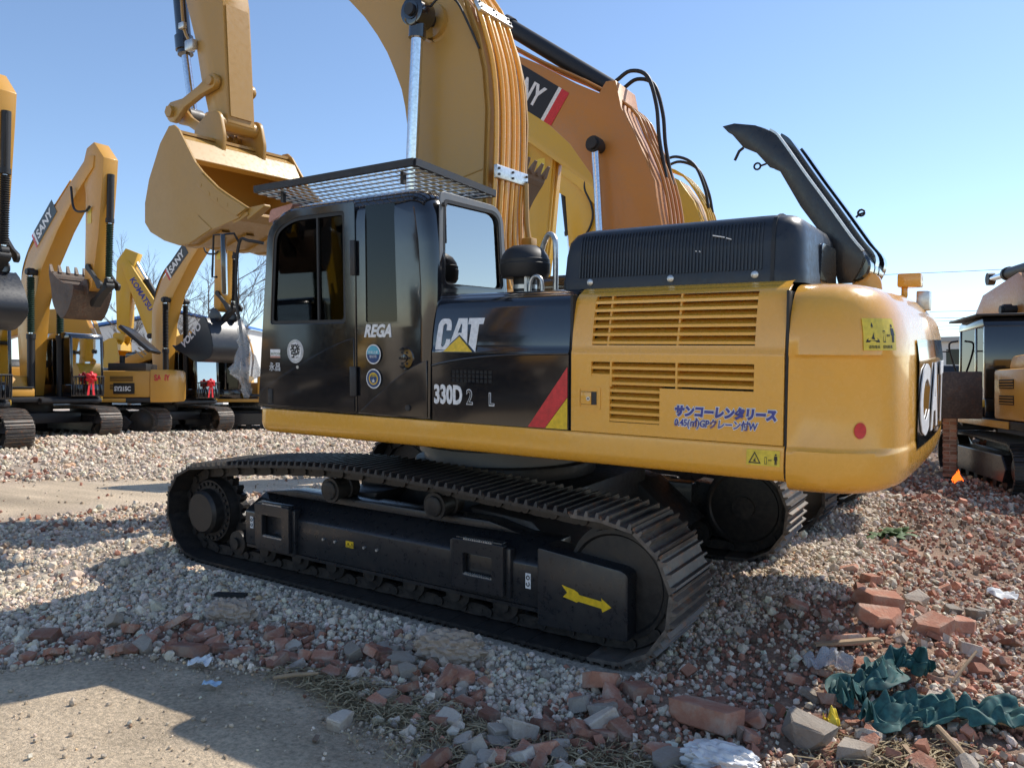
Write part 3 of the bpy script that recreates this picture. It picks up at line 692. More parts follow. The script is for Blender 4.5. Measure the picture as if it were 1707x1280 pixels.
# salmon plate at the roof front, mirror, hand rail wrapped in plastic
plate('roof_front_plate', 'salmon', cat, rounded([(-1.30, 2.91), (-1.02, 3.0), (-.98, 3.05), (-1.27, 3.02)], .03), [], .5, -.80)
mir = tube('mirror_arm', 'black_matt', cat, smoothpath([(-1.20, -1.43, 2.72), (-1.30, -1.50, 2.74), (-1.40, -1.52, 2.73), (-1.46, -1.52, 2.35), (-1.42, -1.50, 1.95), (-1.38, -1.48, 1.50), (-1.26, -1.44, 1.45)], 5), .013)
tube('mirror_bracket', 'black_matt', mir, [(-1.40, -1.52, 2.73), (-1.40, -1.57, 2.80), (-1.63, -1.60, 2.80), (-1.66, -1.60, 2.45), (-1.60, -1.6, 2.45)], .010, 6)
box('mirror_glass', 'black', mir, -.10, .10, -.018, .018, -.25, .25, bevel=.012, M=Matrix.Translation((-1.55, -1.56, 2.55)) @ Matrix.Rotation(R(140), 4, 'Z'))
b = MB(); rows = []
for i in range(15):
    t = i/14; z = 2.10 - .66*t; rad = [.028, .05, .055, .045, .06, .05, .075, .105, .13, .145, .15, .06, .045, .05, .03][i]
    rows.append([(-1.42 + .04*t + rad*math.cos(a)*(1+.22*random.uniform(-1, 1)), -1.49 + rad*.7*math.sin(a)*(1+.22*random.uniform(-1, 1)), z + .02*random.uniform(-1, 1)) for a in [2*math.pi*k/14 for k in range(14)]])
b.sheet(rows, closed=True).build('plastic_wrap', 'film_clear', mir, smooth=80)
# inside
seat = part('seat', 'seat_cloth', cat, lambda b: (b.box(-.55, .0, -1.2, -.72, 1.72, 1.86), b.box(-.06, .10, -1.18, -.74, 1.86, 2.45), b.box(-.04, .06, -1.08, -.84, 2.48, 2.68), b.box(-.5, 0, -1.3, -1.22, 1.9, 2.0)), bevel=.04)
part('console', 'black_matt', cat, lambda b: (b.box(-.75, -.1, -.7, -.58, 1.5, 2.0), b.box(-1.05, -.9, -1.3, -.7, 1.42, 1.95), b.cyl((-.6, -1.26, 1.95), (-.62, -1.26, 2.2), .02), b.cyl((-.6, -.66, 1.95), (-.62, -.66, 2.22), .02)), bevel=.01)
tube('grab_rail', 'rubber', cat, smoothpath([(-1.0, -.9, 2.05), (-.95, -.85, 2.35), (-.8, -.8, 2.62), (-.6, -.78, 2.75)], 5), .02)

# --- engine hood block behind the cab
HP = rounded([(1.53, -1.27), (3.06, -1.27), (3.035, -.2), (1.53, -.2)], [.10, .16, .05, .05], 6)
def hood_rows():
    rows = []
    for z, ins in ((2.236, 0), (2.30, 0), (2.32, .006), (2.46, .015), (2.55, .03), (2.60, .06), (2.625, .11), (2.632, .2)):
        cx, cy = 2.28, -.72
        rows.append([(x + (-1 if x > cx else 1)*ins*(1.1 if x < cx else .8), y + (-1 if y > cy else 1)*ins, z) for x, y in HP])
    return rows
b = MB(); rows = hood_rows(); b.sheet(rows, closed=True); b.add(rows[-1], [tuple(range(len(HP)))])
hood = b.build('engine_hood', 'black_hood', cat, smooth=40)
for k in range(57):
    x = 1.68 + .0205*k
    bb = MB(); bb.prism([(-1.2745, 2.315), (-1.2615, 2.46), (-1.246, 2.55), (-1.228, 2.585), (-1.21, 2.58), (-1.245, 2.315)], 'x', x, x+.009); bb.build('rib', 'black_hood', hood, smooth=0)
for x in (1.76, 2.30, 2.80): part('hood_bolt', 'silver', hood, lambda b: b.rings([((x, -1.27, 2.285), .022), ((x, -1.278, 2.285), .021), ((x, -1.284, 2.285), .012)], 14))
b = MB(); b.prism([(-1.276, 2.24), (-1.263, 2.46), (-1.245, 2.56), (-1.215, 2.605), (-1.10, 2.64), (-.3, 2.64), (-.3, 2.63), (-1.10, 2.628), (-1.21, 2.595), (-1.24, 2.55), (-1.255, 2.46), (-1.268, 2.24)], 'x', 2.885, 2.905); b.build('hood_band', 'rubber', hood)
plate('rear_hatch', 'black', hood, rounded([(-.80, 2.26), (-.32, 2.26), (-.36, 2.50), (-.76, 2.50)], .04), [], .016, 3.035, axis='x')
sc = MB()
for p0, p1 in (((2.55, 2.52), (2.62, 2.505)), ((2.63, 2.50), (2.66, 2.49)), ((2.44, 2.44), (2.455, 2.435)), ((2.47, 2.435), (2.48, 2.43))): sc.prism([(p0[0], p0[1]), (p1[0], p1[1]), (p1[0], p1[1]+.006), (p0[0], p0[1]+.006)], 'y', -1.262, -1.252)
sc.build('scuff_marks', 'white', hood, smooth=0)
# deck under it and the far side body
part('far_side_body', 'gold', cat, lambda b: (b.box(1.2, 3.03, -.2, 1.46, 1.36, 2.1), b.box(-1.1, 1.0, .52, 1.46, 1.36, 1.95)), bevel=.05)
part('engine_deck', 'black_matt', cat, lambda b: (b.box(.66, 3.03, -1.36, -.1, 1.36, 2.18),))
# pre-cleaner and exhaust pipe
pc = part('air_cleaner', 'rubber', cat, lambda b: b.rings([((1.03, -.9, 2.20), .085), ((1.03, -.9, 2.37), .085), ((1.03, -.9, 2.37), .165), ((1.03, -.9, 2.40), .183), ((1.03, -.9, 2.47), .187), ((1.03, -.9, 2.475), .182), ((1.03, -.9, 2.50), .182), ((1.03, -.9, 2.505), .176), ((1.03, -.9, 2.53), .168), ((1.03, -.9, 2.57), .14), ((1.03, -.9, 2.60), .09), ((1.03, -.9, 2.605), .03)], 40), smooth=30)
cyl('hose_clamp', 'silver', pc, (1.03, -.9, 2.29), (1.03, -.9, 2.32), .088, n=30)
tube('exhaust_pipe', 'silver', cat, smoothpath([(1.24, -.82, 2.2), (1.24, -.82, 2.58), (1.215, -.80, 2.66), (1.165, -.78, 2.69), (1.12, -.76, 2.655), (1.08, -.75, 2.56), (1.06, -.75, 2.3)], 6), .020, 12)
tube('drain_pipe', 'silver', cat, smoothpath([(1.13, -1.0, 2.22), (1.14, -1.0, 2.33), (1.18, -1.0, 2.37), (1.23, -1.0, 2.34), (1.24, -1.0, 2.22)], 5), .014, 8); box('pipe_bracket', 'silver', cat, 1.10, 1.12, -1.02, -.98, 2.2, 2.40)
# opened engine lid: a deep curved cover standing on its hinge, near skirt towards the camera
SK_L = [(2.248, 3.429), (2.292, 3.38), (2.322, 3.359), (2.4, 3.261), (2.492, 3.212), (2.584, 3.102), (2.649, 3.074), (2.792, 2.817), (2.969, 2.564), (3.042, 2.29)]
SK_R = [(3.123, 2.29), (3.179, 2.394), (3.195, 2.471), (3.117, 2.581), (2.964, 2.812), (2.807, 3.043), (2.665, 3.261), (2.604, 3.335), (2.48, 3.402), (2.333, 3.437)]
lid = part('engine_lid', 'black_frame', cat, lambda b: b.prism(SK_L + SK_R, 'y', -.215, -.20), bevel=.003)
OUT = smoothpath([(x, 0, z) for x, z in SK_R], 4)
def lid_skin(name, mat, y0, y1, off, th, i0=0, i1=None):
    pts = OUT[i0:i1]; n = len(pts); rows = []
    for i, p in enumerate(pts):
        a = pts[max(0, i-1)]; c = pts[min(n-1, i+1)]; t = (c-a).normalized(); nr = Vector((-t.z, 0, t.x)); nr = nr if nr.x > 0 or (abs(nr.x) < .3 and nr.z > 0) else -nr
        o, u = p + nr*off, p + nr*(off-th); rows.append([(o.x, y0, o.z), (o.x, y1, o.z), (u.x, y1, u.z), (u.x, y0, u.z)])
    b = MB(); b.sheet(rows, closed=True); b.add(rows[0], [(3, 2, 1, 0)]); b.add(rows[-1], [(0, 1, 2, 3)]); return b.build(name, mat, lid, smooth=50)
lid_skin('lid_skin', 'black_frame', -.20, .62, 0, .015)
lid_skin('lid_seal', 'silver', -.222, -.19, .012, .014, 9, 30)
lid_skin('lid_ridge', 'black', .02, .16, .035, .035, 2, 30); lid_skin('lid_ridge', 'black', .32, .46, .045, .045, 2, 27)
part('lid_skirt', 'black_frame', lid, lambda b: b.prism(SK_L + SK_R, 'y', .62, .605))
for y0, y1 in ((-.18, -.01), (.01, .17), (.19, .42)):
    part('lid_roll', 'black', lid, lambda b: b.rings([((3.13, y0, 2.40), .085), ((3.13, y0+.015, 2.40), .10), ((3.13, y1-.015, 2.40), .10), ((3.13, y1, 2.40), .085)], 28))
def eye(x, y, z): return [(x + .022*math.cos(a), y, z + .022*math.sin(a)) for a in [2*math.pi*k/12 for k in range(13)]]
tube('lid_catch', 'black_matt', lid, [(2.56, -.21, 3.13), (2.52, -.21, 3.12)] + eye(2.498, -.21, 3.12), .007, 6); tube('lid_catch', 'black_matt', lid, [(2.40, -.21, 3.26), (2.37, -.21, 3.24), (2.34, -.21, 3.18)], .010, 6); tube('lid_eye', 'black_matt', lid, [(3.04, .38, 2.80), (3.06, .38, 2.82)] + eye(3.075, .38, 2.83), .008, 6)
# deck fittings by the counterweight
part('lifting_eye', 'gold', cw, lambda b: b.prism(rounded([(3.10, 2.2), (3.30, 2.2), (3.28, 2.36), (3.12, 2.36)], [0, 0, .08, .08]), 'y', -.12, -.07))
part('deck_lamp', 'gold', cat, lambda b: (b.box(3.36, 3.50, .05, .20, 2.27, 2.36), b.cyl((3.40, .1, 2.2), (3.40, .1, 2.28), .02)), bevel=.01)
part('camera_box', 'silver', cat, lambda b: b.box(3.46, 3.54, .2, .34, 2.12, 2.25), bevel=.008)

# --- boom
BF = [(-.55, 3.0), (-.57, 3.25), (-.59, 3.57), (-.61, 3.82), (-.64, 4.02), (-.68, 4.18), (-.76, 4.36), (-.85, 4.54), (-.97, 4.72), (-1.13, 4.92), (-1.32, 5.11), (-1.6, 5.32), (-2.2, 5.72), (-3.4, 6.42), (-4.45, 6.98)]
BB = [(-4.62, 7.22), (-4.45, 7.36), (-3.3, 6.98), (-2.1, 6.46), (-1.2, 5.92), (-.72, 5.55), (-.3, 5.18), (.02, 4.79), (.15, 4.46), (.22, 4.19), (.25, 3.84), (.24, 3.61), (.23, 3.36), (.22, 3.07), (.18, 2.5), (.10, 1.9), (.12, 1.5), (-.12, 1.42), (-.3, 1.6)]
BM = BF + BB
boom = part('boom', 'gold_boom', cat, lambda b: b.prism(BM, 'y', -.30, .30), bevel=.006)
for s in (-1, 1):
    part('boom_flange', 'gold_boom', boom, lambda b: b.sheet([[(x+.012, s*.30-.012, z) for x, z in BB[4:15]], [(x+.012, s*.30+.012, z) for x, z in BB[4:15]], [(x+.045, s*.30+.012, z+.01) for x, z in BB[4:15]], [(x+.045, s*.30-.012, z+.01) for x, z in BB[4:15]]], closed=False))
part('weld_seam', 'gold_boom', boom, lambda b: b.tube([(-.57, -.302, 3.20), (.22, -.302, 3.36)], .006, 6))
part('boom_boss', 'gold_boom', boom, lambda b: b.rings([((-.29, -.30, 4.68), .17), ((-.29, -.36, 4.68), .15), ((-.29, .36, 4.68), .15)], 28))
# lines up the back of the boom
back = [Vector((x, 0, z)) for x, z in [(-1.2, 5.92), (-.72, 5.55), (-.3, 5.18), (.02, 4.79), (.15, 4.46), (.22, 4.19), (.25, 3.84), (.24, 3.36), (.22, 3.07), (.2, 2.7), (.24, 2.35)]]
for k, y in enumerate((-.24, -.16, -.08, 0, .08, .16)):
    off = .075 + .012*(k % 2); P = []
    for i, p in enumerate(back):
        a = back[max(0, i-1)]; c = back[min(len(back)-1, i+1)]; t = (c-a).normalized(); nr = Vector((-t.z, 0, t.x)); nr = nr if nr.x > 0 else -nr
        lim = 2.45 + .1*k
        if p.z < lim and k > 1: p = Vector((p.x + .12*(lim-p.z), 0, p.z))
        jog = .05*math.sin(k*2.1) if 3 < i < 6 else 0
        P.append(p + nr*off + Vector((0, y, 0)))
    tube('hydraulic_line', 'gold', boom, smoothpath(P, 3), .0215, 10)  # sun on these lines put in by the brighter gold
for z, x, ang in ((3.335, .315, 0), (4.72, .135, .52)):
    Mx = Matrix.Translation((x, 0, z)) @ Matrix.Rotation(ang, 4, 'Y') if False else Matrix.Translation((x, 0, z)) @ Matrix.Rotation(-ang, 4, 'Y')
    cl = box('line_clamp', 'silver', boom, .01, .045, -.285, .20, -.055, .055, M=Mx, bevel=.004)
    bb = MB()
    for y in (-.26, -.05, .17):
        for dz in (-.025, .025): bb.cyl(Mx @ Vector((.045, y, dz)), Mx @ Vector((.058, y, dz)), .011, n=6)
    bb.build('clamp_bolts', 'black_matt', cl)
tube('lubrication_hose', 'rubber', boom, smoothpath([(-.22, -.47, 4.72), (-.1, -.45, 4.80), (.02, -.40, 4.76), (.12, -.35, 4.55), (.19, -.30, 4.36)], 5), .010)
tube('side_pipe', 'gold_boom', boom, smoothpath([(.36, .16, 3.3), (.37, .16, 2.95), (.40, .16, 2.75), (.40, .12, 2.6)], 4), .026); box('pipe_joint', 'gold_boom', boom, .35, .45, .11, .21, 2.74, 2.82, bevel=.01)
# lift cylinders
for s in (-1, 1):
    y = .52*s; top = Vector((-.29, y, 4.68)); bot = Vector((-.50, y, 1.5)); d = (bot-top).normalized()
    cy = MB(); cy.cyl(top + d*2.05, bot, .10, n=24); cy.cyl(top + d*2.0, top + d*2.12, .115, n=24)
    lc = cy.build('lift_cylinder', 'black', cat)
    cyl('rod', 'chrome', lc, top + d*.1, top + d*2.1, .052, n=24)
    cl = MB(); cl.rings([((top.x, y-.09, top.z), .10), ((top.x, y-.085, top.z), .118), ((top.x, y+.085, top.z), .118), ((top.x, y+.09, top.z), .10)], 28)
    cl.cyl(top, top + d*.2, .075, n=20); cl.cyl((top.x, y-.10, top.z), (top.x, y-.088, top.z), .075, n=20)
    cl.build('rod_end', 'black', lc)
    pn = MB(); pn.cyl((top.x, y-.125 if s < 0 else y+.125, top.z), (top.x, s*.3, top.z), .05); pn.build('pin', 'black_matt', lc)
# --- stick, bucket cylinder and linkage
ST = [(-3.38, 5.66), (-3.33, 4.33), (-3.38, 4.25), (-3.50, 4.25), (-3.66, 4.45), (-3.79, 4.89), (-3.89, 5.36), (-4.05, 5.82), (-4.25, 6.5), (-4.50, 7.1), (-4.85, 7.5), (-5.1, 8.1), (-4.8, 8.2), (-4.3, 7.6), (-3.6, 6.9)]
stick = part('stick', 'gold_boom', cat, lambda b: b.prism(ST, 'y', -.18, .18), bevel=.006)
part('wear_plate', 'gold_boom', stick, lambda b: b.add([(-3.372, -.145, 5.62), (-3.372, .15, 5.62), (-3.325, .15, 4.40), (-3.325, -.145, 4.40), (-3.364, -.145, 5.62), (-3.364, .15, 5.62), (-3.317, .15, 4.40), (-3.317, -.145, 4.40)], [(4, 5, 6, 7), (0, 1, 5, 4), (2, 3, 7, 6), (1, 2, 6, 5), (3, 0, 4, 7)]))
part('stick_boss', 'gold_boom', stick, lambda b: b.cyl((-3.42, -.27, 4.33), (-3.42, .27, 4.33), .085, n=24))
c0, c1, c2 = Vector((-4.46, 0, 6.4)), Vector((-4.35, 0, 5.38)), Vector((-4.21, 0, 4.58))
bc = part('bucket_cylinder', 'black', cat, lambda b: (b.cyl(c0, c1, .085, n=24), b.cyl(c1 + Vector((-.015, 0, .14)), c1 + Vector((.005, 0, -.02)), .108, n=24), b.cyl(c1, c1 + Vector((.012, 0, -.07)), .09, n=24)))
cyl('rod', 'chrome', bc, c1, c2, .05); part('rod_end', 'grey_paint_skylit', bc, lambda b: b.cyl((c2.x, -.09, c2.z-.02), (c2.x, .09, c2.z-.02), .095, n=24))
tube('cylinder_pipe', 'gold_boom', stick, smoothpath([(-4.22, -.12, 5.95), (-4.15, -.15, 5.6), (-4.08, -.17, 5.45), (-3.97, -.19, 5.32)], 4), .018)
box('pipe_block', 'silver', stick, -3.98, -3.83, -.26, -.185, 5.20, 5.32, bevel=.02); box('pipe_clip', 'silver', stick, -4.16, -4.06, -.21, -.16, 5.50, 5.57, bevel=.01)
def bar_link(b, p, q, r0, r1, y0, y1):
    p, q = Vector(p), Vector(q); t = (q-p).normalized(); nr = Vector((-t.y, t.x)); poly = []
    a0 = math.atan2(nr.y, nr.x)
    for k in range(9): a = a0 + math.pi*k/8; poly.append((p.x + r0*math.cos(a), p.y + r0*math.sin(a)))
    poly += [tuple(p.lerp(q, .3) - nr*.055), tuple(p.lerp(q, .7) - nr*.055)]
    for k in range(9): a = a0 + math.pi + math.pi*k/8; poly.append((q.x + r1*math.cos(a), q.y + r1*math.sin(a)))
    poly += [tuple(p.lerp(q, .7) + nr*.055), tuple(p.lerp(q, .3) + nr*.055)]
    b.prism(poly, 'y', y0, y1)
for s in (-1, 1):
    lk = part('link_arm', 'gold_boom', cat, lambda b: bar_link(b, (-3.49, 4.78), (-4.22, 4.56), .085, .12, s*.20, s*.27), bevel=.008)
    part('pin', 'gold_boom', lk, lambda b: (b.cyl((-3.49, s*.26, 4.78), (-3.49, s*.30, 4.78), .05), b.cyl((-4.24, s*.26, 4.56), (-4.24, s*.31, 4.56), .07, n=6)))
part('power_link', 'gold_boom', cat, lambda b: (bar_link(b, (-4.22, 4.54), (-3.70, 4.24), .10, .10, -.155, -.11), bar_link(b, (-4.22, 4.54), (-3.70, 4.24), .10, .10, .11, .155), b.cyl((-3.7, -.24, 4.24), (-3.7, .24, 4.24), .05)), bevel=.006)
# --- bucket
def make_bucket(parent, side, shell, lip, w, ears, M=None, mat='gold_boom', toothmat='gold_boom', inside=None, nteeth=5, cross=None, ribs=False):
    """side: outline of a side plate, shell: outer skin polyline from top to lip, lip direction; all in (X, Z)"""
    def T(me):
        if M is not None: me.transform(M)
        return me
    b = MB()
    sh = [Vector(p) for p in shell]; n = len(sh); rows = []
    for i, p in enumerate(sh):
        a = sh[max(0, i-1)]; c = sh[min(n-1, i+1)]; t = (c-a).normalized(); nr = Vector((t.y, -t.x))*.03
        rows.append([(p.x, -w/2, p.y), (p.x, w/2, p.y), (p.x-nr.x, w/2, p.y-nr.y), (p.x-nr.x, -w/2, p.y-nr.y)])
    b.sheet(rows, closed=True); b.add(rows[0], [(3, 2, 1, 0)]); b.add(rows[-1], [(0, 1, 2, 3)])
    root = ob('bucket', T(b.mesh('bucket', 40)), mat, parent)
    for s in (-1, 1):
        p = MB().prism(side, 'y', s*(w/2+.012), s*(w/2-.014)).mesh('side_plate', 0, bevel=.004); ob('side_plate', T(p), mat, root)
        p = MB()
        for i in range(len(ears)): pass
        p.prism(ears, 'y', s*.245, s*.29); ob('ear', T(p.mesh('ear', 40, bevel=.005)), mat, root)
    d = Vector(lip).normalized(); nr = Vector((-d.y, d.x)); e = sh[-1]
    lp_ = MB().prism([tuple(e - nr*.035), tuple(e + d*.14 - nr*.02), tuple(e + d*.14 + nr*.01), tuple(e + nr*.035), tuple(e - d*.10 + nr*.03), tuple(e - d*.1 - nr*.03)], 'y', -w/2, w/2).mesh('cutting_lip', 0, bevel=.004)
    ob('cutting_lip', T(lp_), mat, root)
    for k in range(nteeth):
        y = -w/2 + .07 + (w-.14)*k/(nteeth-1); t = MB()
        q = e + d*.10
        def P(a, h, yy): v = q + d*a + nr*h; return (v.x, y+yy, v.y)
        t.add([P(0, -.06, -.055), P(0, -.06, .055), P(0, .06, .055), P(0, .06, -.055), P(.26, -.012, -.04), P(.26, -.012, .04), P(.26, .012, .04), P(.26, .012, -.04)], [(3, 2, 1, 0), (4, 5, 6, 7), (0, 1, 5, 4), (1, 2, 6, 5), (2, 3, 7, 6), (3, 0, 4, 7)])
        ob('tooth', T(t.mesh('tooth', 0, bevel=.008)), toothmat, root)
    if cross: ob('top_beam', T(MB().prism(cross, 'y', -w/2+.01, w/2-.01).mesh('top_beam', 0, bevel=.008)), mat, root)
    if ribs:
        k0 = int(n*.55)
        for j in range(5):
            y = -w/2 + w*(j+.5)/5; rr = []
            for i in range(k0, n-1):
                a = sh[i-1]; c = sh[i+1]; t = (c-a).normalized(); q = Vector((t.y, -t.x)); p = sh[i]
                rr.append([(p.x+q.x*.0, y-.05, p.y+q.y*.0), (p.x+q.x*.02, y-.05, p.y+q.y*.02), (p.x+q.x*.02, y+.05, p.y+q.y*.02), (p.x, y+.05, p.y)])
            if len(rr) > 1: ob('wear_strip', T(MB().sheet(rr).mesh('wear_strip', 40)), mat, root)
    return root
BS = [(-3.53, 4.18), (-3.70, 4.02), (-3.78, 3.89), (-3.92, 3.67), (-4.01, 3.42), (-4.02, 3.21), (-3.92, 3.10), (-3.67, 2.99), (-3.40, 2.92), (-3.22, 2.92), (-2.83, 3.04), (-2.41, 3.12), (-2.26, 3.21), (-2.53, 3.35), (-2.73, 3.46), (-2.97, 3.64), (-3.09, 3.75), (-3.36, 4.12), (-3.44, 4.18)]
BSH = [(-3.40, 4.13), (-3.56, 4.13), (-3.69, 4.01), (-3.90, 3.66), (-3.99, 3.42), (-4.0, 3.23), (-3.91, 3.11), (-3.67, 3.0), (-3.40, 2.93), (-3.2, 2.935), (-2.83, 3.05), (-2.42, 3.13)]
EAR = rounded([(-3.52, 3.86), (-3.30, 3.86), (-3.26, 4.15), (-3.33, 4.44), (-3.52, 4.44), (-3.78, 4.30), (-3.78, 4.14), (-3.62, 4.08)], [.02, .05, .05, .10, .10, .06, .06, .02])
CR = [(-3.46, 4.12), (-3.30, 4.02), (-3.16, 3.80), (-3.22, 3.76), (-3.36, 3.94), (-3.5, 4.03)]
bk = make_bucket(cat, BS, BSH, (.97, .25), 1.50, EAR, cross=CR, nteeth=5, ribs=True)
for x, z in ((-2.98, 3.50), (-2.85, 3.40), (-2.72, 3.33), (-2.56, 3.26)): cyl('cutter_bolt', 'gold_boom', bk, (x, -.755, z), (x, -.785, z), .022, n=10)
plate('side_cutter', 'gold_boom', bk, [(-2.97, 3.62), (-2.73, 3.44), (-2.53, 3.33), (-2.27, 3.20), (-2.42, 3.14), (-2.62, 3.24), (-2.80, 3.34), (-3.03, 3.50)], [], .022, -.76, bevel=.004)
plate('heel_plate', 'gold_boom', bk, [(-3.40, 2.93), (-3.2, 2.93), (-2.83, 3.05), (-3.05, 3.20)], [], .010, -.76, bevel=.003)
# ------------------------------------------------------------------ the other machines
GP, GPITCH = track_path(1.75, .42, .42, -1.75, .42, .42, [(.9, .86), (0, .875), (-.9, .86)], 0, 44)
def chain_mesh():
    b = MB()
    for p, t in GP:
        M = frame_at(p, t, 0)
        for x0, x1, z0, z1 in ((-GPITCH*.5, GPITCH*.47, -.03, 0), (-.055, -.035, 0, .03), (.03, .05, 0, .03), (-.10, -.085, 0, .022)): b.box(x0, x1, -.3, .3, z0, z1, M)
    return b.mesh('track_chain', 0)
CHAIN = chain_mesh()
b = MB(); b.prism([(-1.35, .18), (1.35, .18), (1.5, .4), (1.3, .62), (-1.3, .62), (-1.5, .4)], 'y', -.17, .22); TFRAME = b.mesh('track_frame', 0, bevel=.02)
b = MB(); b.rings([((0, -.1, 0), .2), ((0, -.1, 0), .36), ((0, .1, 0), .36), ((0, .1, 0), .3), ((0, .17, 0), .17)], 28); WHEEL = b.mesh('wheel', 40)
b = MB(); b.cyl((0, -.15, 0), (0, .15, 0), .1, n=14); ROLLER = b.mesh('bottom_roller', 40)
CAN_SIDE = [(-(x+3.42), z-4.33) for x, z in BS]; CAN_SH = [(-(x+3.42), z-4.33) for x, z in BSH]; CAN_EAR = [(-(x+3.42), z-4.33) for x, z in EAR]; CAN_CR = [(-(x+3.42), z-4.33) for x, z in CR]
def bucket_at(root, pin, rot, scale, mat, tooth, w=1.15, word=None):
    M = Matrix.Translation((pin[0], 0, pin[1])) @ Matrix.Rotation(-R(rot), 4, 'Y') @ Matrix.Scale(scale, 4)
    k = make_bucket(root, CAN_SIDE[::-1], CAN_SH, (-.97, .25), w, CAN_EAR[::-1], M=M, mat=mat, toothmat=tooth, cross=CAN_CR[::-1])
    if word: text(word, .30, 'white', k, M @ Matrix.Translation((-.72, -w/2-.02, -1.13)) @ Matrix.Rotation(R(-42), 4, 'Y') @ Matrix(((1, 0, 0, 0), (0, 0, -1, 0), (0, 1, 0, 0), (0, 0, 0, 1))), bold=.012)
    return k
def hyd(root, name, p, q, r, f, y=0, rodmat='chrome', bell=None, pipe=False):
    """cylinder from p (barrel end) to q (rod end), barrel takes the share f"""
    p, q = Vector((p[0], y, p[1])), Vector((q[0], y, q[1])); m = p.lerp(q, f)
    b = MB(); b.cyl(p, m, r, n=16); b.cyl(p.lerp(q, f-.04), m, r*1.2, n=16); c = b.build(name, 'rubber', root)
    cyl('rod', rodmat, c, m, q, r*.55, n=14)
    if bell:
        d = (q-m); n = 30; rr = []
        for i in range(2*n+1): rr.append((m + d*(.02 + .9*i/(2*n)), r*(.78 if i % 2 else 1.12)))
        MB().rings(rr, 14).build('bellows', bell, c, smooth=0)
    MB().cyl(q - Vector((0, .07, 0)), q + Vector((0, .07, 0)), r*1.15, n=16).build('rod_end', 'rubber', c)
    if pipe: tube('feed_pipe', 'rubber', c, [p.lerp(q, .05) + Vector((.1, -.05, .06)), p.lerp(q, f*.9) + Vector((.1, -.05, .06)), p.lerp(q, f*.95)], .02, 6)
    return c
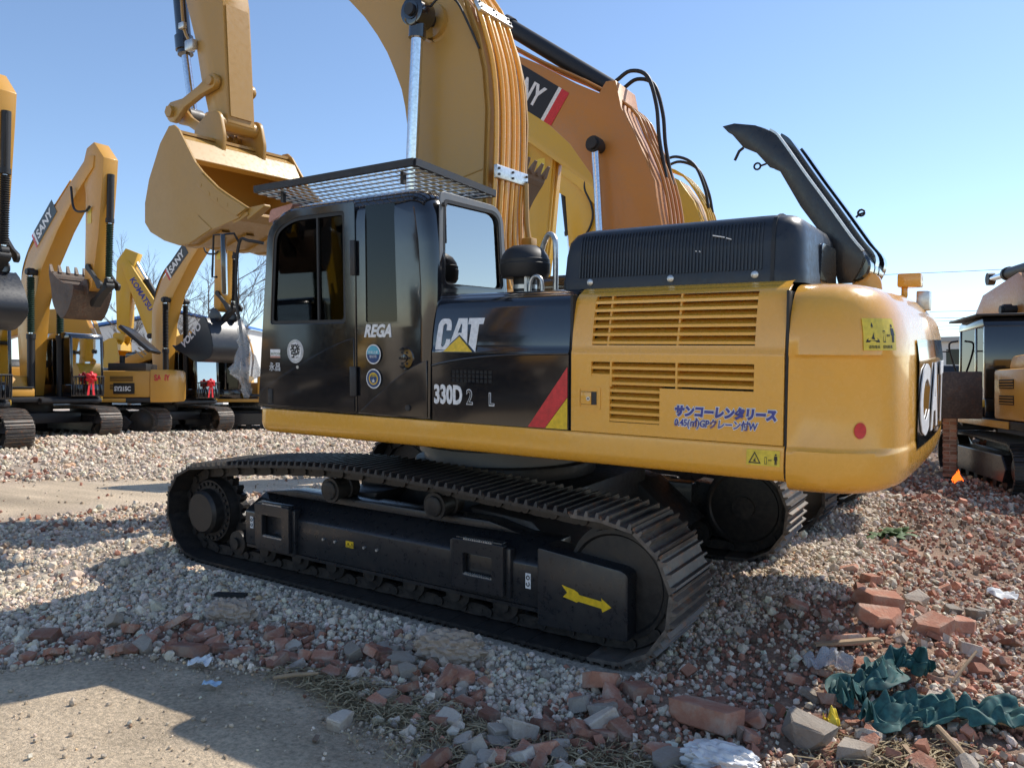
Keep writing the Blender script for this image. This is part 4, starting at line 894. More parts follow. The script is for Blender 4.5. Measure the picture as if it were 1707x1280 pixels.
def digger(name, label, M, c):
    root = empty(name, M); tag(root, label, 'excavator', c.get('group'))
    P = c['paint']
    for s in (-1, 1):
        ch = ob('track_chain', CHAIN.copy(), 'track_worn' if c.get('dusty') else 'track_steel', root, Matrix.Translation((0, 1.2*s, 0))); ch['kind'] = 'stuff'
        tf = ob('track_frame', TFRAME, 'black_frame', root, Matrix.Translation((0, 1.2*s, 0)) @ Matrix.Scale(s, 4, (0, 1, 0)))
        for x in (-1.75, 1.75): ob('wheel', WHEEL, 'track_steel', tf, Matrix.Translation((x, 0, .42)))
        if c.get('rollers', True):
            for k in range(6): ob('bottom_roller', ROLLER, 'track_steel', tf, Matrix.Translation((-1.25 + .5*k, 0, .15)))
    part('car_body', 'black_matt', root, lambda b: (b.box(-.9, .9, -1.0, 1.0, .42, .72), b.cyl((0, 0, .7), (0, 0, 1.03), .6, n=28)), bevel=.03)
    part('deck', 'black_matt', root, lambda b: (b.box(-2.0, 1.35, -1.3, 1.3, 1.02, 1.16), b.prism([(1.3, .95), (1.5, 1.0), (1.5, 1.1), (1.3, 1.16)], 'y', -.35, 1.28)), bevel=.02)
    if not c.get('lower_only'):
        ed = box('deck_edge', c.get('edge', P), root, -1.3, 1.42, 1.302, 1.33, 1.03, 1.15, bevel=.01)
        # cab
        cb = part('cab', 'black', root, lambda b: (b.box(.05, 1.62, .36, 1.26, 1.17, 1.5), b.box(.05, .14, .36, 1.26, 1.5, 2.86),
             b.prism([(.02, 2.78), (1.56, 2.78), (1.5, 2.9), (1.2, 2.95), (.1, 2.93)], 'y', .34, 1.28),
             b.prism([(1.54, 1.5), (1.62, 1.5), (1.56, 2.82), (1.48, 2.82)], 'y', .36, .42), b.prism([(1.54, 1.5), (1.62, 1.5), (1.56, 2.82), (1.48, 2.82)], 'y', 1.20, 1.26),
             b.box(.55, .63, .362, .42, 1.5, 2.8), b.box(.55, .63, 1.2, 1.258, 1.5, 2.8)), bevel=.012)
        part('windscreen', 'glass_front', root, lambda b: b.prism([(1.585, 1.5), (1.595, 1.5), (1.535, 2.8), (1.525, 2.8)], 'y', .42, 1.20), smooth=0)
        for y in (.375, 1.235): part('side_glass', 'glass_dark', root, lambda b: b.prism([(.14, 1.5), (1.55, 1.5), (1.49, 2.8), (.14, 2.8)], 'y', y, y+.008), smooth=0)
        part('rear_glass', 'glass_dark', root, lambda b: b.box(.08, .09, .42, 1.2, 1.85, 2.7), smooth=0)
        part('seat', 'seat_cloth', root, lambda b: (b.box(.35, .85, .6, 1.05, 1.55, 1.72), b.box(.3, .42, .6, 1.05, 1.7, 2.4)), bevel=.03)
        if c.get('rail'):
            rl = tube('front_rail', 'black_matt', root, [(1.66, .40, 1.2), (1.70, .40, 1.72), (1.70, 1.22, 1.72), (1.66, 1.22, 1.2)], .02, 8)
            for k in range(9): y = .46 + .09*k; tube('rail_bar', 'black_matt', rl, [(1.66, y, 1.2), (1.70, y, 1.72)], .013, 6)
        # right hand side boxes, engine house, counterweight
        part('tool_box', P, root, lambda b: (b.prism([(-.6, 1.17), (1.3, 1.17), (1.3, 1.38), (1.0, 1.42), (.9, 1.72), (-.6, 1.78)], 'y', -1.28, -.42),), bevel=.03)
        part('step_tread', 'black_matt', root, lambda b: (b.box(.92, 1.32, -1.27, -.45, 1.40, 1.44),), bevel=.006)
        eh = part('engine_house', P, root, lambda b: (b.box(-2.0, -.55, -1.3, 1.3, 1.17, 2.0),), bevel=.05)
        for s in (-1, 1):
            for z in (1.42, 1.68):
                g = box('vent', 'dark_grille', eh, -1.5, -.85, s*1.302, s*1.312, z, z+.15)
                for k in range(3): box('vent_slat', P, g, -1.5, -.85, s*1.31, s*1.325, z+.02+.045*k, z+.035+.045*k)
        if c.get('hood_open'):
            hd = part('engine_hood', 'black_hood', root, lambda b: b.box(-1.9, -.7, -.9, .9, 0, .12, Matrix.Translation((-.45, 0, 3.85)) @ Matrix.Rotation(R(c['hood_open']), 4, 'Y')), bevel=.03)
            part('engine_bay', 'black_matt', root, lambda b: (b.box(-1.8, -.7, -.9, .9, 2.0, 2.25), b.cyl((-1.0, .4, 2.2), (-1.0, .4, 2.5), .08)), bevel=.02)
            for k in range(4): box('hood_slot', 'silver', hd, -1.6, -1.25, -.905, -.902, .0, .05, M=Matrix.Translation((-.45 + .1*k, 0, 3.85 - .1*k)) @ Matrix.Rotation(R(c['hood_open']), 4, 'Y'))
        else: part('engine_hood', c.get('hoodmat', 'black_hood'), root, lambda b: b.prism([(-1.95, 2.0), (-.6, 2.0), (-.75, 2.22), (-1.85, 2.25)], 'y', -1.1, 1.1), bevel=.05)
        cwp = [(-2.0, -1.32), (-2.35, -1.28), (-2.6, -1.05), (-2.75, -.6), (-2.8, 0), (-2.75, .6), (-2.6, 1.05), (-2.35, 1.28), (-2.0, 1.32)]
        def f(b):
            rows = []
            for z, k in ((1.02, .93), (1.1, .99), (1.8, 1.0), (1.98, .98), (2.04, .90)): rows.append([(-2.0 + (x+2.0)*k, y*(.5+.5*k), z) for x, y in cwp])
            b.sheet(rows); b.add(rows[-1], [tuple(range(9))]); b.add(rows[0], [tuple(range(9))[::-1]]); b.add([r[0] for r in rows] + [r[-1] for r in rows[::-1]], [tuple(range(10))])
        cwo = part('counterweight', c.get('cw', P), root, f, smooth=50)
        if c.get('side_word'):
            for s in (-1, 1):
                Ms = Matrix.Translation((-1.95 if s < 0 else -.6, s*1.335, 1.32)) @ (XZ if s < 0 else Matrix(((-1, 0, 0, 0), (0, 0, 1, 0), (0, 1, 0, 0), (0, 0, 0, 1))))
                bgp = box('name_board', 'decal_black', eh, -1.55, -.95, s*1.303, s*1.328, 1.28, 1.62)
                text(c['side_word'], .19, 'white', eh, Matrix.Translation(((-1.52 if s < 0 else -.98), s*1.332, 1.38)) @ (XZ if s < 0 else Matrix(((-1, 0, 0, 0), (0, 0, 1, 0), (0, 1, 0, 0), (0, 0, 0, 1)))), bold=.01, xs=.75)
                text(c['cw_word'], .26, 'decal_red', cwo, Matrix.Translation(((-2.47 if s < 0 else -2.12), s*1.36, 1.7)) @ Matrix.Rotation(R(24 if s < 0 else -24)*-1, 4, 'Z') @ (XZ if s < 0 else Matrix(((-1, 0, 0, 0), (0, 0, 1, 0), (0, 1, 0, 0), (0, 0, 0, 1)))), bold=.008, xs=.7)
    # boom
    if c.get('boom'):
        hw = c.get('hw', .27)
        bm_ = part('boom', c.get('boommat', P), root, lambda b: b.prism(c['boom'], 'y', -hw, hw), bevel=.012)
        if c.get('lines'):
            for k in range(4):
                y = -hw*.7 + hw*.45*k; tube('hydraulic_line', c.get('linemat', P), bm_, smoothpath([(x, y, z) for x, z in c['lines']], 3), .024, 6)
        if c.get('hoses'):
            for k in range(2): tube('hose', 'rubber', bm_, smoothpath([(x, -hw*.5 + .22*k, z + .04*k) for x, z in c['hoses']], 5), .028, 8)
        if c.get('word'):
            wd, wx, wz, ws, wa = c['word']; fl = c.get('word_side', -1)
            B_ = XZ if fl < 0 else Matrix(((-1, 0, 0, 0), (0, 0, 1, 0), (0, 1, 0, 0), (0, 0, 0, 1)))
            Mw = Matrix.Translation((wx, fl*(hw+.004), wz)) @ B_ @ Matrix.Rotation(R(wa), 4, 'Z')
            if c.get('plate', True):
                L_ = .78*ws*len(wd)*c.get('wxs', 1)
                q = plate_mesh('name_board', [(-.15*ws, -.28*ws), (L_ + .1*ws, -.28*ws), (L_ + .1*ws, .98*ws), (-.15*ws, .98*ws)], [], .004); q.transform(Mw); nb = ob('name_board', q, 'decal_black', bm_)
                ex = [(-.62*ws, 'decal_red', -.42*ws), (-.36*ws, 'white', -.15*ws)] if c.get('stripe') != 'end' else [(L_ + .1*ws, 'white', L_ + .25*ws), (L_ + .25*ws, 'decal_red', L_ + .62*ws)]
                for a, mt, e in ex:
                    q = plate_mesh('stripe', [(a, -.28*ws), (e, -.28*ws), (e, .98*ws), (a, .98*ws)], [], .004); q.transform(Mw); ob('stripe', q, mt, bm_)
            text(wd, ws, c.get('wordmat', 'white'), bm_, Mw @ Matrix.Translation((0, 0, .006)), bold=.05*ws*.6, xs=1.06*c.get('wxs', 1))
        if c.get('lift'):
            (fx, fz), (px_, pz_) = c['lift']
            for s in (-1, 1): hyd(root, 'lift_cylinder', (fx, fz), (px_, pz_), .095, c.get('liftf', .55), y=s*(hw+.16), bell=c.get('bell'))
            part('boom_pin', 'rubber', bm_, lambda b: b.cyl((px_, -hw-.28, pz_), (px_, hw+.28, pz_), .08, n=16))
        if c.get('armcyl'): hyd(root, 'arm_cylinder', *c['armcyl'], .12, .62, pipe=True)
    if c.get('stick'):
        sk = part('stick', c.get('stickmat', c.get('boommat', P)), root, lambda b: b.prism(c['stick'], 'y', -.19, .19), bevel=.012)
        if c.get('bcyl'): hyd(root, 'bucket_cylinder', *c['bcyl'], .085, c.get('bf', .5), bell=c.get('bell2', c.get('bell')), pipe=True)
        if c.get('link'):
            l0, l1, l2 = c['link']
            for s in (-1, 1): part('link_arm', c.get('linkmat', 'rubber'), root, lambda b: bar_link(b, l0, l1, .08, .1, s*.2, s*.26))
            part('power_link', c.get('linkmat', 'rubber'), root, lambda b: bar_link(b, l1, l2, .1, .1, -.1, .1))
        if c.get('stick_hose'): tube('hose', 'rubber', sk, smoothpath([(x, y, z) for x, y, z in c['stick_hose']], 5), .03, 8)
        if c.get('decal'):
            x, z = c['decal']; s = c.get('decal_side', -1); box('warning_decal', 'decal_lemon', sk, x-.09, x+.09, s*.194, s*.198, z-.2, z+.2)
    if c.get('bucket'): bucket_at(root, *c['bucket'])
    return root
def facing(x, y, z, deg): return Matrix.Translation((x, y, z)) @ Matrix.Rotation(R(deg), 4, 'Z')
def loc(poly, x0, h, z0=0): return [(round(h*(x-x0), 3), round(z-z0, 3)) for x, z in poly]

# D: neighbour parked parallel, orange boom with the black name board
DX, DZ = .25, .12
dboomW = [(-.70, 3.5), (-.71, 3.78), (-.74, 4.16), (-.88, 4.59), (-1.21, 5.06), (-1.70, 5.54), (-2.09, 5.88), (-3.4, 6.85), (-4.6, 7.6), (-4.75, 7.85), (-4.5, 8.0), (-3.3, 7.4), (-2.09, 6.52), (-1.70, 6.29), (-1.11, 5.89), (-.75, 5.68), (-.65, 5.82), (-.5, 5.80), (-.42, 5.42), (-.20, 4.97), (.05, 4.37), (.16, 3.76), (.18, 3.0), (.12, 2.2), (.0, 1.6), (-.25, 1.5), (-.5, 2.2), (-.66, 3.0)]
D = digger('parked_excavator', 'orange excavator with a black name board on its boom, directly behind the gold one', facing(DX, 4.1, DZ, 180), dict(
    paint='orange', boom=loc(dboomW, DX, -1, DZ), hw=.32, lines=loc([(-2.6, 6.98), (-1.7, 6.36), (-1.0, 5.93), (-.32, 5.42), (-.10, 4.99), (.14, 4.38), (.25, 3.76), (.27, 3.0)], DX, -1, DZ), linemat='orange',
    hoses=loc([(-.62, 5.86), (-.4, 5.95), (-.15, 5.82), (-.02, 5.4), (.02, 4.95), (.12, 4.4)], DX, -1, DZ),
    wxs=.72, word=('SANY', 2.62, 6.02, .40, -36.5), word_side=1, stripe='end', lift=[(.75, 1.0), (.98, 4.80)], liftf=.42, armcyl=[(.95, 5.70), (3.9, 7.95)],
    stick=loc([(-4.9, 8.5), (-4.4, 8.3), (-3.5, 7.6), (-2.6, 5.2), (-2.75, 5.05), (-3.0, 5.1), (-4.2, 7.0)], DX, -1, DZ), bucket=((3.50, 4.85), -42, .74, 'teeth', 'teeth', 1.15), group='excavators parked in a row behind'))
# E: yellow machine behind that
EX = -.9
E_ = digger('parked_excavator', 'yellow excavator second behind, its stick hanging beside the orange boom', facing(EX, 8.2, .1, 180), dict(
    paint='lemon', boom=loc([(-1.9, 3.2), (-1.95, 4.0), (-2.1, 4.7), (-2.6, 5.3), (-3.9, 6.3), (-5.2, 7.3), (-5.3, 7.6), (-5.0, 7.75), (-3.6, 7.1), (-2.06, 6.18), (-1.70, 5.78), (-1.22, 5.49), (-.93, 5.06), (-.77, 4.65), (-.7, 3.8), (-.8, 2.5), (-1.0, 1.6), (-1.4, 1.6), (-1.7, 2.4)], EX, -1, .1), hw=.3,
    lines=loc([(-2.06, 6.26), (-1.66, 5.88), (-1.16, 5.58), (-.83, 5.10), (-.66, 4.65), (-.6, 3.8)], EX, -1, .1), hoses=loc([(-1.66, 5.9), (-1.35, 5.95), (-1.0, 5.75), (-.8, 5.3), (-.72, 4.9)], EX, -1, .1),
    lift=[(.6, 1.0), (1.3, 4.4)], stick=loc([(-5.4, 8.2), (-4.2, 7.9), (-3.9, 7.24), (-3.95, 6.5), (-4.14, 4.68), (-4.3, 3.6), (-4.6, 3.6), (-4.75, 5.2), (-5.0, 6.4), (-5.3, 7.2)], EX, -1, .1),
    stick_hose=[(3.75, .22, 6.9), (3.72, .24, 6.4), (3.85, .24, 6.0), (4.05, .2, 5.85)], decal=(3.35, 6.1), decal_side=1, bucket=((3.5, 3.6), 0, .9, 'lemon', 'teeth', 1.15), group='excavators parked in a row behind'))
tube('stick_rail', 'lemon', E_, [(3.03, .12, 7.0), (3.05, .12, 6.4), (3.25, .12, 4.6), (3.4, .12, 3.6)], .04); tube('stick_rail', 'lemon', E_, [(3.03, 0, 7.0), (3.05, 0, 6.4), (3.25, 0, 4.6), (3.4, 0, 3.6)], .04)
FX = -2.4
F_ = digger('parked_excavator', 'yellow excavator third behind, stick with a curved grey hose and green cross mark', facing(FX, 12.3, .1, 180), dict(
    paint='lemon', boom=loc([(-3.6, 2.6), (-3.8, 4.4), (-4.4, 5.6), (-5.6, 6.9), (-7.0, 8.0), (-7.1, 8.4), (-6.8, 8.5), (-5.3, 7.8), (-3.6, 6.4), (-2.9, 5.2), (-2.7, 4.0), (-2.6, 2.5), (-2.9, 1.6), (-3.3, 1.7)], FX, -1, .1),
    lift=[(.6, 1.0), (1.5, 4.4)], stick=loc([(-6.9, 8.8), (-5.9, 8.6), (-5.6, 7.85), (-5.18, 6.53), (-4.95, 5.5), (-5.0, 4.0), (-5.3, 3.9), (-5.9, 5.4), (-6.0, 6.7), (-6.2, 6.83), (-6.25, 7.3), (-6.15, 8.0)], FX, -1, .1),
    stick_hose=[(2.95, .22, 7.1), (2.98, .26, 6.7), (2.80, .26, 6.3), (2.75, .26, 5.9), (2.95, .26, 5.5), (3.35, .24, 5.25)], bcyl=[(3.75, 6.75), (3.45, 4.2)], bf=.45, bucket=((2.75, 3.9), 0, .9, 'lemon', 'teeth', 1.15), group='excavators parked in a row behind'))
cr = MB(); cr.box(3.40, 3.50, .195, .199, 7.02, 7.32); cr.box(3.30, 3.60, .199, .203, 7.12, 7.22); cr.build('cross_mark', 'weed', F_)
# row on the left, facing the camera side (+X)
def row_cfg(x0, z0, **k):
    W = lambda p: loc(p, x0, 1, z0)
    c = dict(paint='amber', rail=True, dusty=True, edge='lemon', hw=.22,
        boom=W([(x0+.05, 1.5), (x0-.15, 3.1), (x0-.1, 4.4), (x0+.45, 5.35), (x0+1.55, 6.2), (x0+2.65, 6.95), (x0+3.55, 7.55), (x0+3.85, 7.5), (x0+3.8, 7.2), (x0+3.0, 6.65), (x0+2.05, 5.8), (x0+1.2, 4.85), (x0+.75, 3.9), (x0+.6, 2.9), (x0+.5, 1.9), (x0+.4, 1.4)]),
        lines=W([(x0-.12, 4.5), (x0+.40, 5.46), (x0+1.5, 6.31), (x0+2.6, 7.06)]), hoses=W([(x0-.15, 4.4), (x0-.05, 5.0), (x0+.4, 5.62), (x0+.95, 6.02), (x0+1.7, 6.55)]),
        word=('SANY', 1.05, 5.45, .36, 38), word_side=-1, lift=[(1.0, 1.05), (.95, 4.55)], liftf=.52, bell='green_rubber',
        stick=W([(x0+3.2, 7.2), (x0+3.45, 7.75), (x0+3.8, 7.85), (x0+4.25, 7.4), (x0+4.2, 6.9), (x0+4.0, 5.4), (x0+3.7, 4.2), (x0+3.5, 4.1), (x0+3.35, 4.3), (x0+3.4, 5.6), (x0+3.4, 6.6)]),
        bcyl=[(4.45-.2, 7.0-z0), (4.15, 4.3-z0)], bf=.45, link=[(3.6, 4.7-z0), (4.15, 4.2-z0), (3.55, 3.8-z0)], decal=(3.6, 6.0-z0),
        bucket=((3.5, 4.3-z0), -62, .85, 'rusty', 'teeth', 1.15), stick_hose=[(2.9, -.3, 6.6), (3.1, -.32, 6.0), (3.5, -.26, 5.9), (3.7, -.24, 6.0)])
    c.update(k); return c
B_ = digger('row_excavator', 'orange excavator facing us at left, rusty bucket curled and red bow on its railing', facing(-19.3, 4.9, .22, 0), row_cfg(-19.3, .22, group='excavators in the row at the left'))
C_m = digger('row_excavator', 'orange excavator whose stick carries a black bucket with white letters, left of the big cab', facing(-21.3, 10.1, .08, 0), row_cfg(-21.3, .08, bell='rubber', bucket=((3.5, 4.0), -8, 1.15, 'black_hood', 'black_hood', 1.2, 'VOLVO'), group='excavators in the row at the left'))
A_m = digger('row_excavator', 'nearest excavator of the left row, mostly cut off by the left picture edge', facing(-16.6, 1.35, .2, 0), row_cfg(-16.6, .2, bell='rubber', bucket=((3.5, 3.9), 6, .9, 'black_hood', 'black_hood', 1.0), group='excavators in the row at the left'))
# second row behind: seen from the side, hoods open
M_m = digger('rear_row_excavator', 'orange excavator side on with its black hood propped open, behind the bow excavator', facing(-20.9, 7.5, .15, 228), dict(paint='amber', hood_open=-42, side_word='SY215C', cw_word='SANY', boom=loc([(-.1, 1.5), (-.2, 2.9), (.1, 3.7), (.6, 4.0), (1.6, 3.9), (4.6, 2.5), (4.5, 2.2), (1.6, 3.3), (1.0, 3.0), (.7, 1.6)], 0, 1), lines=[(-.25, 2.0), (-.3, 2.9), (.02, 3.8), (.6, 4.1)], word=('SANY', 3.6, 2.75, .34, 26), word_side=1, group='excavators in the second row'))
N_m = digger('rear_row_excavator', 'orange excavator side on behind the bucket with white letters, beside the plastic-wrapped rail', facing(-21.2, 13.6, .05, 228), dict(paint='amber', hood_open=-42, side_word='SANY', cw_word='SANY', boom=loc([(-.1, 1.5), (-.2, 2.9), (.1, 3.7), (.6, 4.0), (1.6, 3.9), (4.6, 2.5), (4.5, 2.2), (1.6, 3.3), (1.0, 3.0), (.7, 1.6)], 0, 1), lines=[(-.25, 2.0), (-.3, 2.9), (.02, 3.8), (.6, 4.1)], group='excavators in the second row'))
K_m = digger('rear_row_excavator', 'bright yellow excavator with blue letters on its boom, facing left between the orange ones', facing(-23.9, 12.6, .05, 213), dict(paint='lemon', boom=loc([(-.1, 1.5), (-.2, 2.8), (.2, 3.9), (.9, 5.0), (1.7, 6.2), (1.95, 6.6), (2.25, 6.5), (2.1, 6.0), (1.5, 4.4), (1.0, 3.2), (.6, 1.6)], 0, 1), hw=.26,
    word=('KOMATSU', 1.90, 5.85, .30, -58), word_side=1, wordmat='decal_blue', plate=False, lift=[(.8, 1.0), (1.0, 3.6)], armcyl=[(.5, 4.4), (1.9, 6.8)],
    stick=[(1.6, 6.9), (2.1, 7.1), (2.45, 6.6), (2.5, 5.6), (2.45, 3.9), (2.15, 3.6), (1.95, 4.0), (1.9, 5.4), (1.85, 6.2)], bucket=((2.2, 3.6), 30, .95, 'lemon', 'lemon', 1.15), group='excavators in the second row'))
O_m = digger('rear_row_excavator', 'orange excavator at the far left, its sloping boom showing under the black bucket', facing(-29.5, 6.6, .05, 0), row_cfg(-29.5, .05, group='excavators in the third row', bell='rubber'))
# J: at the right edge, dark cab, side door swung open
J_m = digger('side_excavator', 'excavator at the right edge with dark cab and brown side door swung open', facing(4.75, 10.6, -.06, 108), dict(paint='amber', hoodmat='amber', boommat='orange', rollers=True,
    boom=loc([(-.1, 1.5), (-.2, 2.6), (.2, 3.2), (1.5, 3.9), (3.6, 3.7), (5.2, 2.6), (5.1, 2.3), (3.5, 3.2), (1.8, 3.2), (1.0, 2.6), (.7, 1.6)], 0, 1), lift=[(1.0, 1.05), (1.6, 3.2)], armcyl=[(1.2, 4.0), (4.0, 4.1)]))
part('open_door', 'rusty', J_m, lambda b: b.box(-.12, -.07, 1.34, 2.25, 1.15, 1.98), bevel=.02)
jm = tube('mirror_arm', 'black_matt', J_m, smoothpath([(1.5, 1.3, 1.9), (1.5, 1.42, 2.3), (1.5, 1.45, 2.55), (1.5, 1.3, 2.6)], 4), .018); tube('mirror_stay', 'black_matt', jm, [(1.5, 1.43, 2.4), (1.5, 1.75, 2.4), (1.5, 1.78, 2.52)], .015); box('mirror_glass', 'black', jm, 1.48, 1.52, 1.66, 1.74, 2.42, 2.75, bevel=.01)
part('cab_awning', 'black_matt', J_m, lambda b: b.box(.0, 1.75, .2, 1.4, 2.96, 3.0), bevel=.01)
L_m = digger('side_excavator', 'dark excavator seen in the gap between the counterweight and the brown door', facing(2.3, 20.5, 0, 100), dict(paint='black_hood'))
# the row on the other side of the lane, behind the viewpoint; it shows in the cab glass and black paint
for k, (x, y, dg_, lab) in enumerate(((-14.5, -10.5, 60, 'orange excavator mirrored in the front half of the door glass'), (-10.4, -11.5, 62, 'orange excavator mirrored in the rear half of the door glass'), (-6.2, -12.6, 64, 'orange excavator mirrored in the black pump door'))):
    digger('mirrored_excavator', lab, facing(x, y, 0, dg_), row_cfg(0, 0, group='excavators mirrored in the cab', stick_hose=None, paint=('amber', 'lemon', 'amber')[k]))
# bows
def bow(name, label, M):
    r = empty(name, M); tag(r, label, 'bow', 'red bows on railings')
    for k in range(12):
        a = 2*math.pi*k/12; rr_ = .13 if k % 2 else .09
        b = MB(); b.rings([((0, 0, 0), .012), ((.05 + .02*(k % 2), .5*rr_*math.cos(a), .5*rr_*math.sin(a)), .05), ((.02, rr_*math.cos(a), rr_*math.sin(a)), .055), ((0, 1.25*rr_*math.cos(a), 1.25*rr_*math.sin(a)), .015)], 8); b.build('loop', 'ribbon', r, smooth=60)
    for s in (-1, 1): part('tail', 'ribbon', r, lambda b: b.sheet([[(.02 + .02*math.sin(3*t), s*.03 + s*.05*t - .035, -.5*t), (.03 + .02*math.cos(4*t), s*.03 + s*.05*t + .035, -.5*t)] for t in [i/6 for i in range(7)]]), smooth=60)
    return r
bow('red_bow', 'red ribbon bow on the railing of the nearer orange excavator', Matrix.Translation((-17.55, 5.72, 1.92)))
bow('red_bow', 'red ribbon bow on the railing next to the bucket with white letters', Matrix.Translation((-19.55, 10.92, 1.78)))
# ------------------------------------------------------------------ ground
fwd2 = np.array([-math.sin(YAW), math.cos(YAW)]); rgt2 = np.array([math.cos(YAW), math.sin(YAW)]); cam2 = np.array([4.06, -5.65])
def sstep(a, b, x):
    t = np.clip((x-a)/(b-a), 0, 1); return t*t*(3-2*t)
class VNoise:
    """smooth value noise in the plane"""
    def __init__(s, seed): s.t = np.random.default_rng(seed).random((256, 256))
    def __call__(s, x, y):
        xi = np.floor(x).astype(int); yi = np.floor(y).astype(int); fx = x-xi; fy = y-yi; fx = fx*fx*(3-2*fx); fy = fy*fy*(3-2*fy)
        g = lambda a, c: s.t[a % 256, c % 256]
        return (g(xi, yi)*(1-fx) + g(xi+1, yi)*fx)*(1-fy) + (g(xi, yi+1)*(1-fx) + g(xi+1, yi+1)*fx)*fy
VN = VNoise(3); VN2 = VNoise(11)
def fbm(x, y, f, o=4):
    r = 0; a = .5
    for i in range(o): r = r + a*VN(x*f + 17.3*i, y*f - 9.1*i); f *= 2.03; a *= .5
    return r
def height(x, y):
    x = np.asarray(x, float); y = np.asarray(y, float)
    dep = (x-4.06)*fwd2[0] + (y+5.65)*fwd2[1]
    plane = -.263 + .0601*dep - .045
    dx = np.maximum(0, np.abs(x-0)-2.5); dy = np.maximum(0, np.maximum(-1.75-y, y-1.9)); d = np.hypot(dx, dy)
    k = 1-sstep(.15, 1.7, d)
    base = .02*(fbm(x, y, .9)-.47)*2 + .03*(fbm(x+40, y, .25)-.47)*2
    h = base*(1-k) + (plane + .25*base)*k
    dx = np.maximum(0, np.abs(x-.2)-2.4); dy = np.maximum(0, np.abs(y-4.1)-1.7); d2 = np.hypot(dx, dy)
    k2 = (1-sstep(.2, 1.6, d2))*(1-k); h = h*(1-k2) + .13*k2
    h = h + .20*sstep(-11, -15, x)*sstep(9.5, 7, y)*sstep(-6, -2, y) + .05*sstep(-12, -16, x)
    # spill of gravel at the tail and heaps of rubble
    for cx, cy, r, a in ((2.75, .35, .75, .13), (2.85, 1.6, .7, .10), (3.25, -.25, .55, .10), (3.05, -1.0, .5, .05), (2.5, -1.9, .5, .05), (1.2, -2.05, .4, .04), (-1.2, -2.5, .6, .05), (3.9, -1.2, .6, .08), (-3.2, -1.6, .7, .05), (-13.5, 6.5, 2.2, .22), (-12.0, 2.5, 1.6, .18), (-11, 9, 2, .16)):
        h = h + a*np.exp(-((x-cx)**2 + (y-cy)**2)/(r*r))
    rub = zone(x, y)[1]
    h = h + rub*.06*(fbm(x+5, y+3, 2.3)-.45) + .022*(fbm(x+2, y-7, 5.0, 3)-.43)
    return h
def zone(x, y):
    """weights: bare earth, brick rubble, gravel"""
    x = np.asarray(x, float); y = np.asarray(y, float)
    wob = (fbm(x, y, 1.6)-.47)*.55; wob2 = (fbm(x+9, y+7, .5)-.47)*1.3
    Ln = np.interp(x, [-8, -3, -1, -.5, .12, .7, 1.1, 1.6, 2.1, 2.6, 3.2, 4.5], [-7.5, -4.9, -3.53, -2.96, -2.72, -2.66, -2.68, -2.92, -3.05, -2.85, -2.7, -2.6])
    e1 = sstep(.22, -.30, y - Ln + wob*1.0)
    # track of bare earth at the back left
    n = -.67*x + .74*y; tt = .74*x + .67*y
    up = 7.3; lo = np.interp(tt, [-9, -5.6, -3.2, -1], [2.9, 3.4, 5.4, 7.0])
    e2 = sstep(lo-.35, lo+.3, n+wob2*.5)*sstep(up+.3, up-.3, n+wob2*.4)*sstep(1.5, -1.0, tt)
    earth = np.clip(e1+e2, 0, 1)
    Xr = np.interp(y, [-3, -2.2, -1.37, -.4, .54, 2, 4, 8, 20], [1.9, 2.0, 2.28, 2.55, 2.95, 3.0, 2.7, 2.3, 1.5])
    r1 = sstep(-.15, .2, x - Xr + wob*.8)*(1-e1)
    band = sstep(-.05, .08, y-Ln+wob*.5)*sstep(.85, .40, y-Ln+wob)*sstep(-4.5, -3, x)*(.35+.65*sstep(.38, .50, fbm(x+3, y, 1.1)))
    r3 = .45*sstep(2.0, 3.2, n)*sstep(lo+.2, lo-.3, n)*sstep(.42, .55, fbm(x-3, y+8, .8))*(x < -2.5)
    r4 = .5*sstep(.54, .60, fbm(x+60, y+8, .45))*(x < -5)
    rub = np.clip(r1 + band*(1-e1) + r3 + r4*(1-e2), 0, 1)*(1-e2*.8)
    return earth, rub, np.clip(1-earth-rub, 0, 1)
def graded(c, near, far, n, m):
    a = np.linspace(-near, near, n); g = near*(far/near)**(np.arange(1, m+1)/m)
    return np.concatenate([-g[::-1], a, g]) + c
gx = graded(0.6, 6.0, 1500, 200, 42); gy = graded(.4, 5.6, 1500, 190, 42)
X, Y = np.meshgrid(gx, gy, indexing='ij'); Z = height(X, Y) - .012
nx, ny = X.shape
V = np.stack([X, Y, Z], -1).reshape(-1, 3)
idx = np.arange(nx*ny).reshape(nx, ny); Fq = np.stack([idx[:-1, :-1], idx[1:, :-1], idx[1:, 1:], idx[:-1, 1:]], -1).reshape(-1, 4)
def np_mesh(name, V, F, cols=None, smooth=False):
    me = bpy.data.meshes.new(name); k = F.shape[1]
    me.vertices.add(len(V)); me.vertices.foreach_set('co', np.ascontiguousarray(V, dtype=np.float32).ravel())
    me.loops.add(F.size); me.loops.foreach_set('vertex_index', np.ascontiguousarray(F, dtype=np.int32).ravel())
    me.polygons.add(len(F)); me.polygons.foreach_set('loop_start', np.arange(0, F.size, k, dtype=np.int32))
    me.polygons.foreach_set('use_smooth', np.full(len(F), smooth))
    me.update(calc_edges=True); me.validate()
    if cols is not None:
        at = me.color_attributes.new('Col', 'FLOAT_COLOR', 'POINT'); at.data.foreach_set('color', np.concatenate([cols, np.ones((len(cols), 1))], 1).astype(np.float32).ravel())
    return me
e, r_, gvl = zone(V[:, 0], V[:, 1])
tone = fbm(V[:, 0], V[:, 1], 3.1)[:, None]
Cc = e[:, None]*np.array([.62, .49, .34]) + r_[:, None]*np.array([.37, .25, .175]) + gvl[:, None]*np.array([.52, .43, .335])
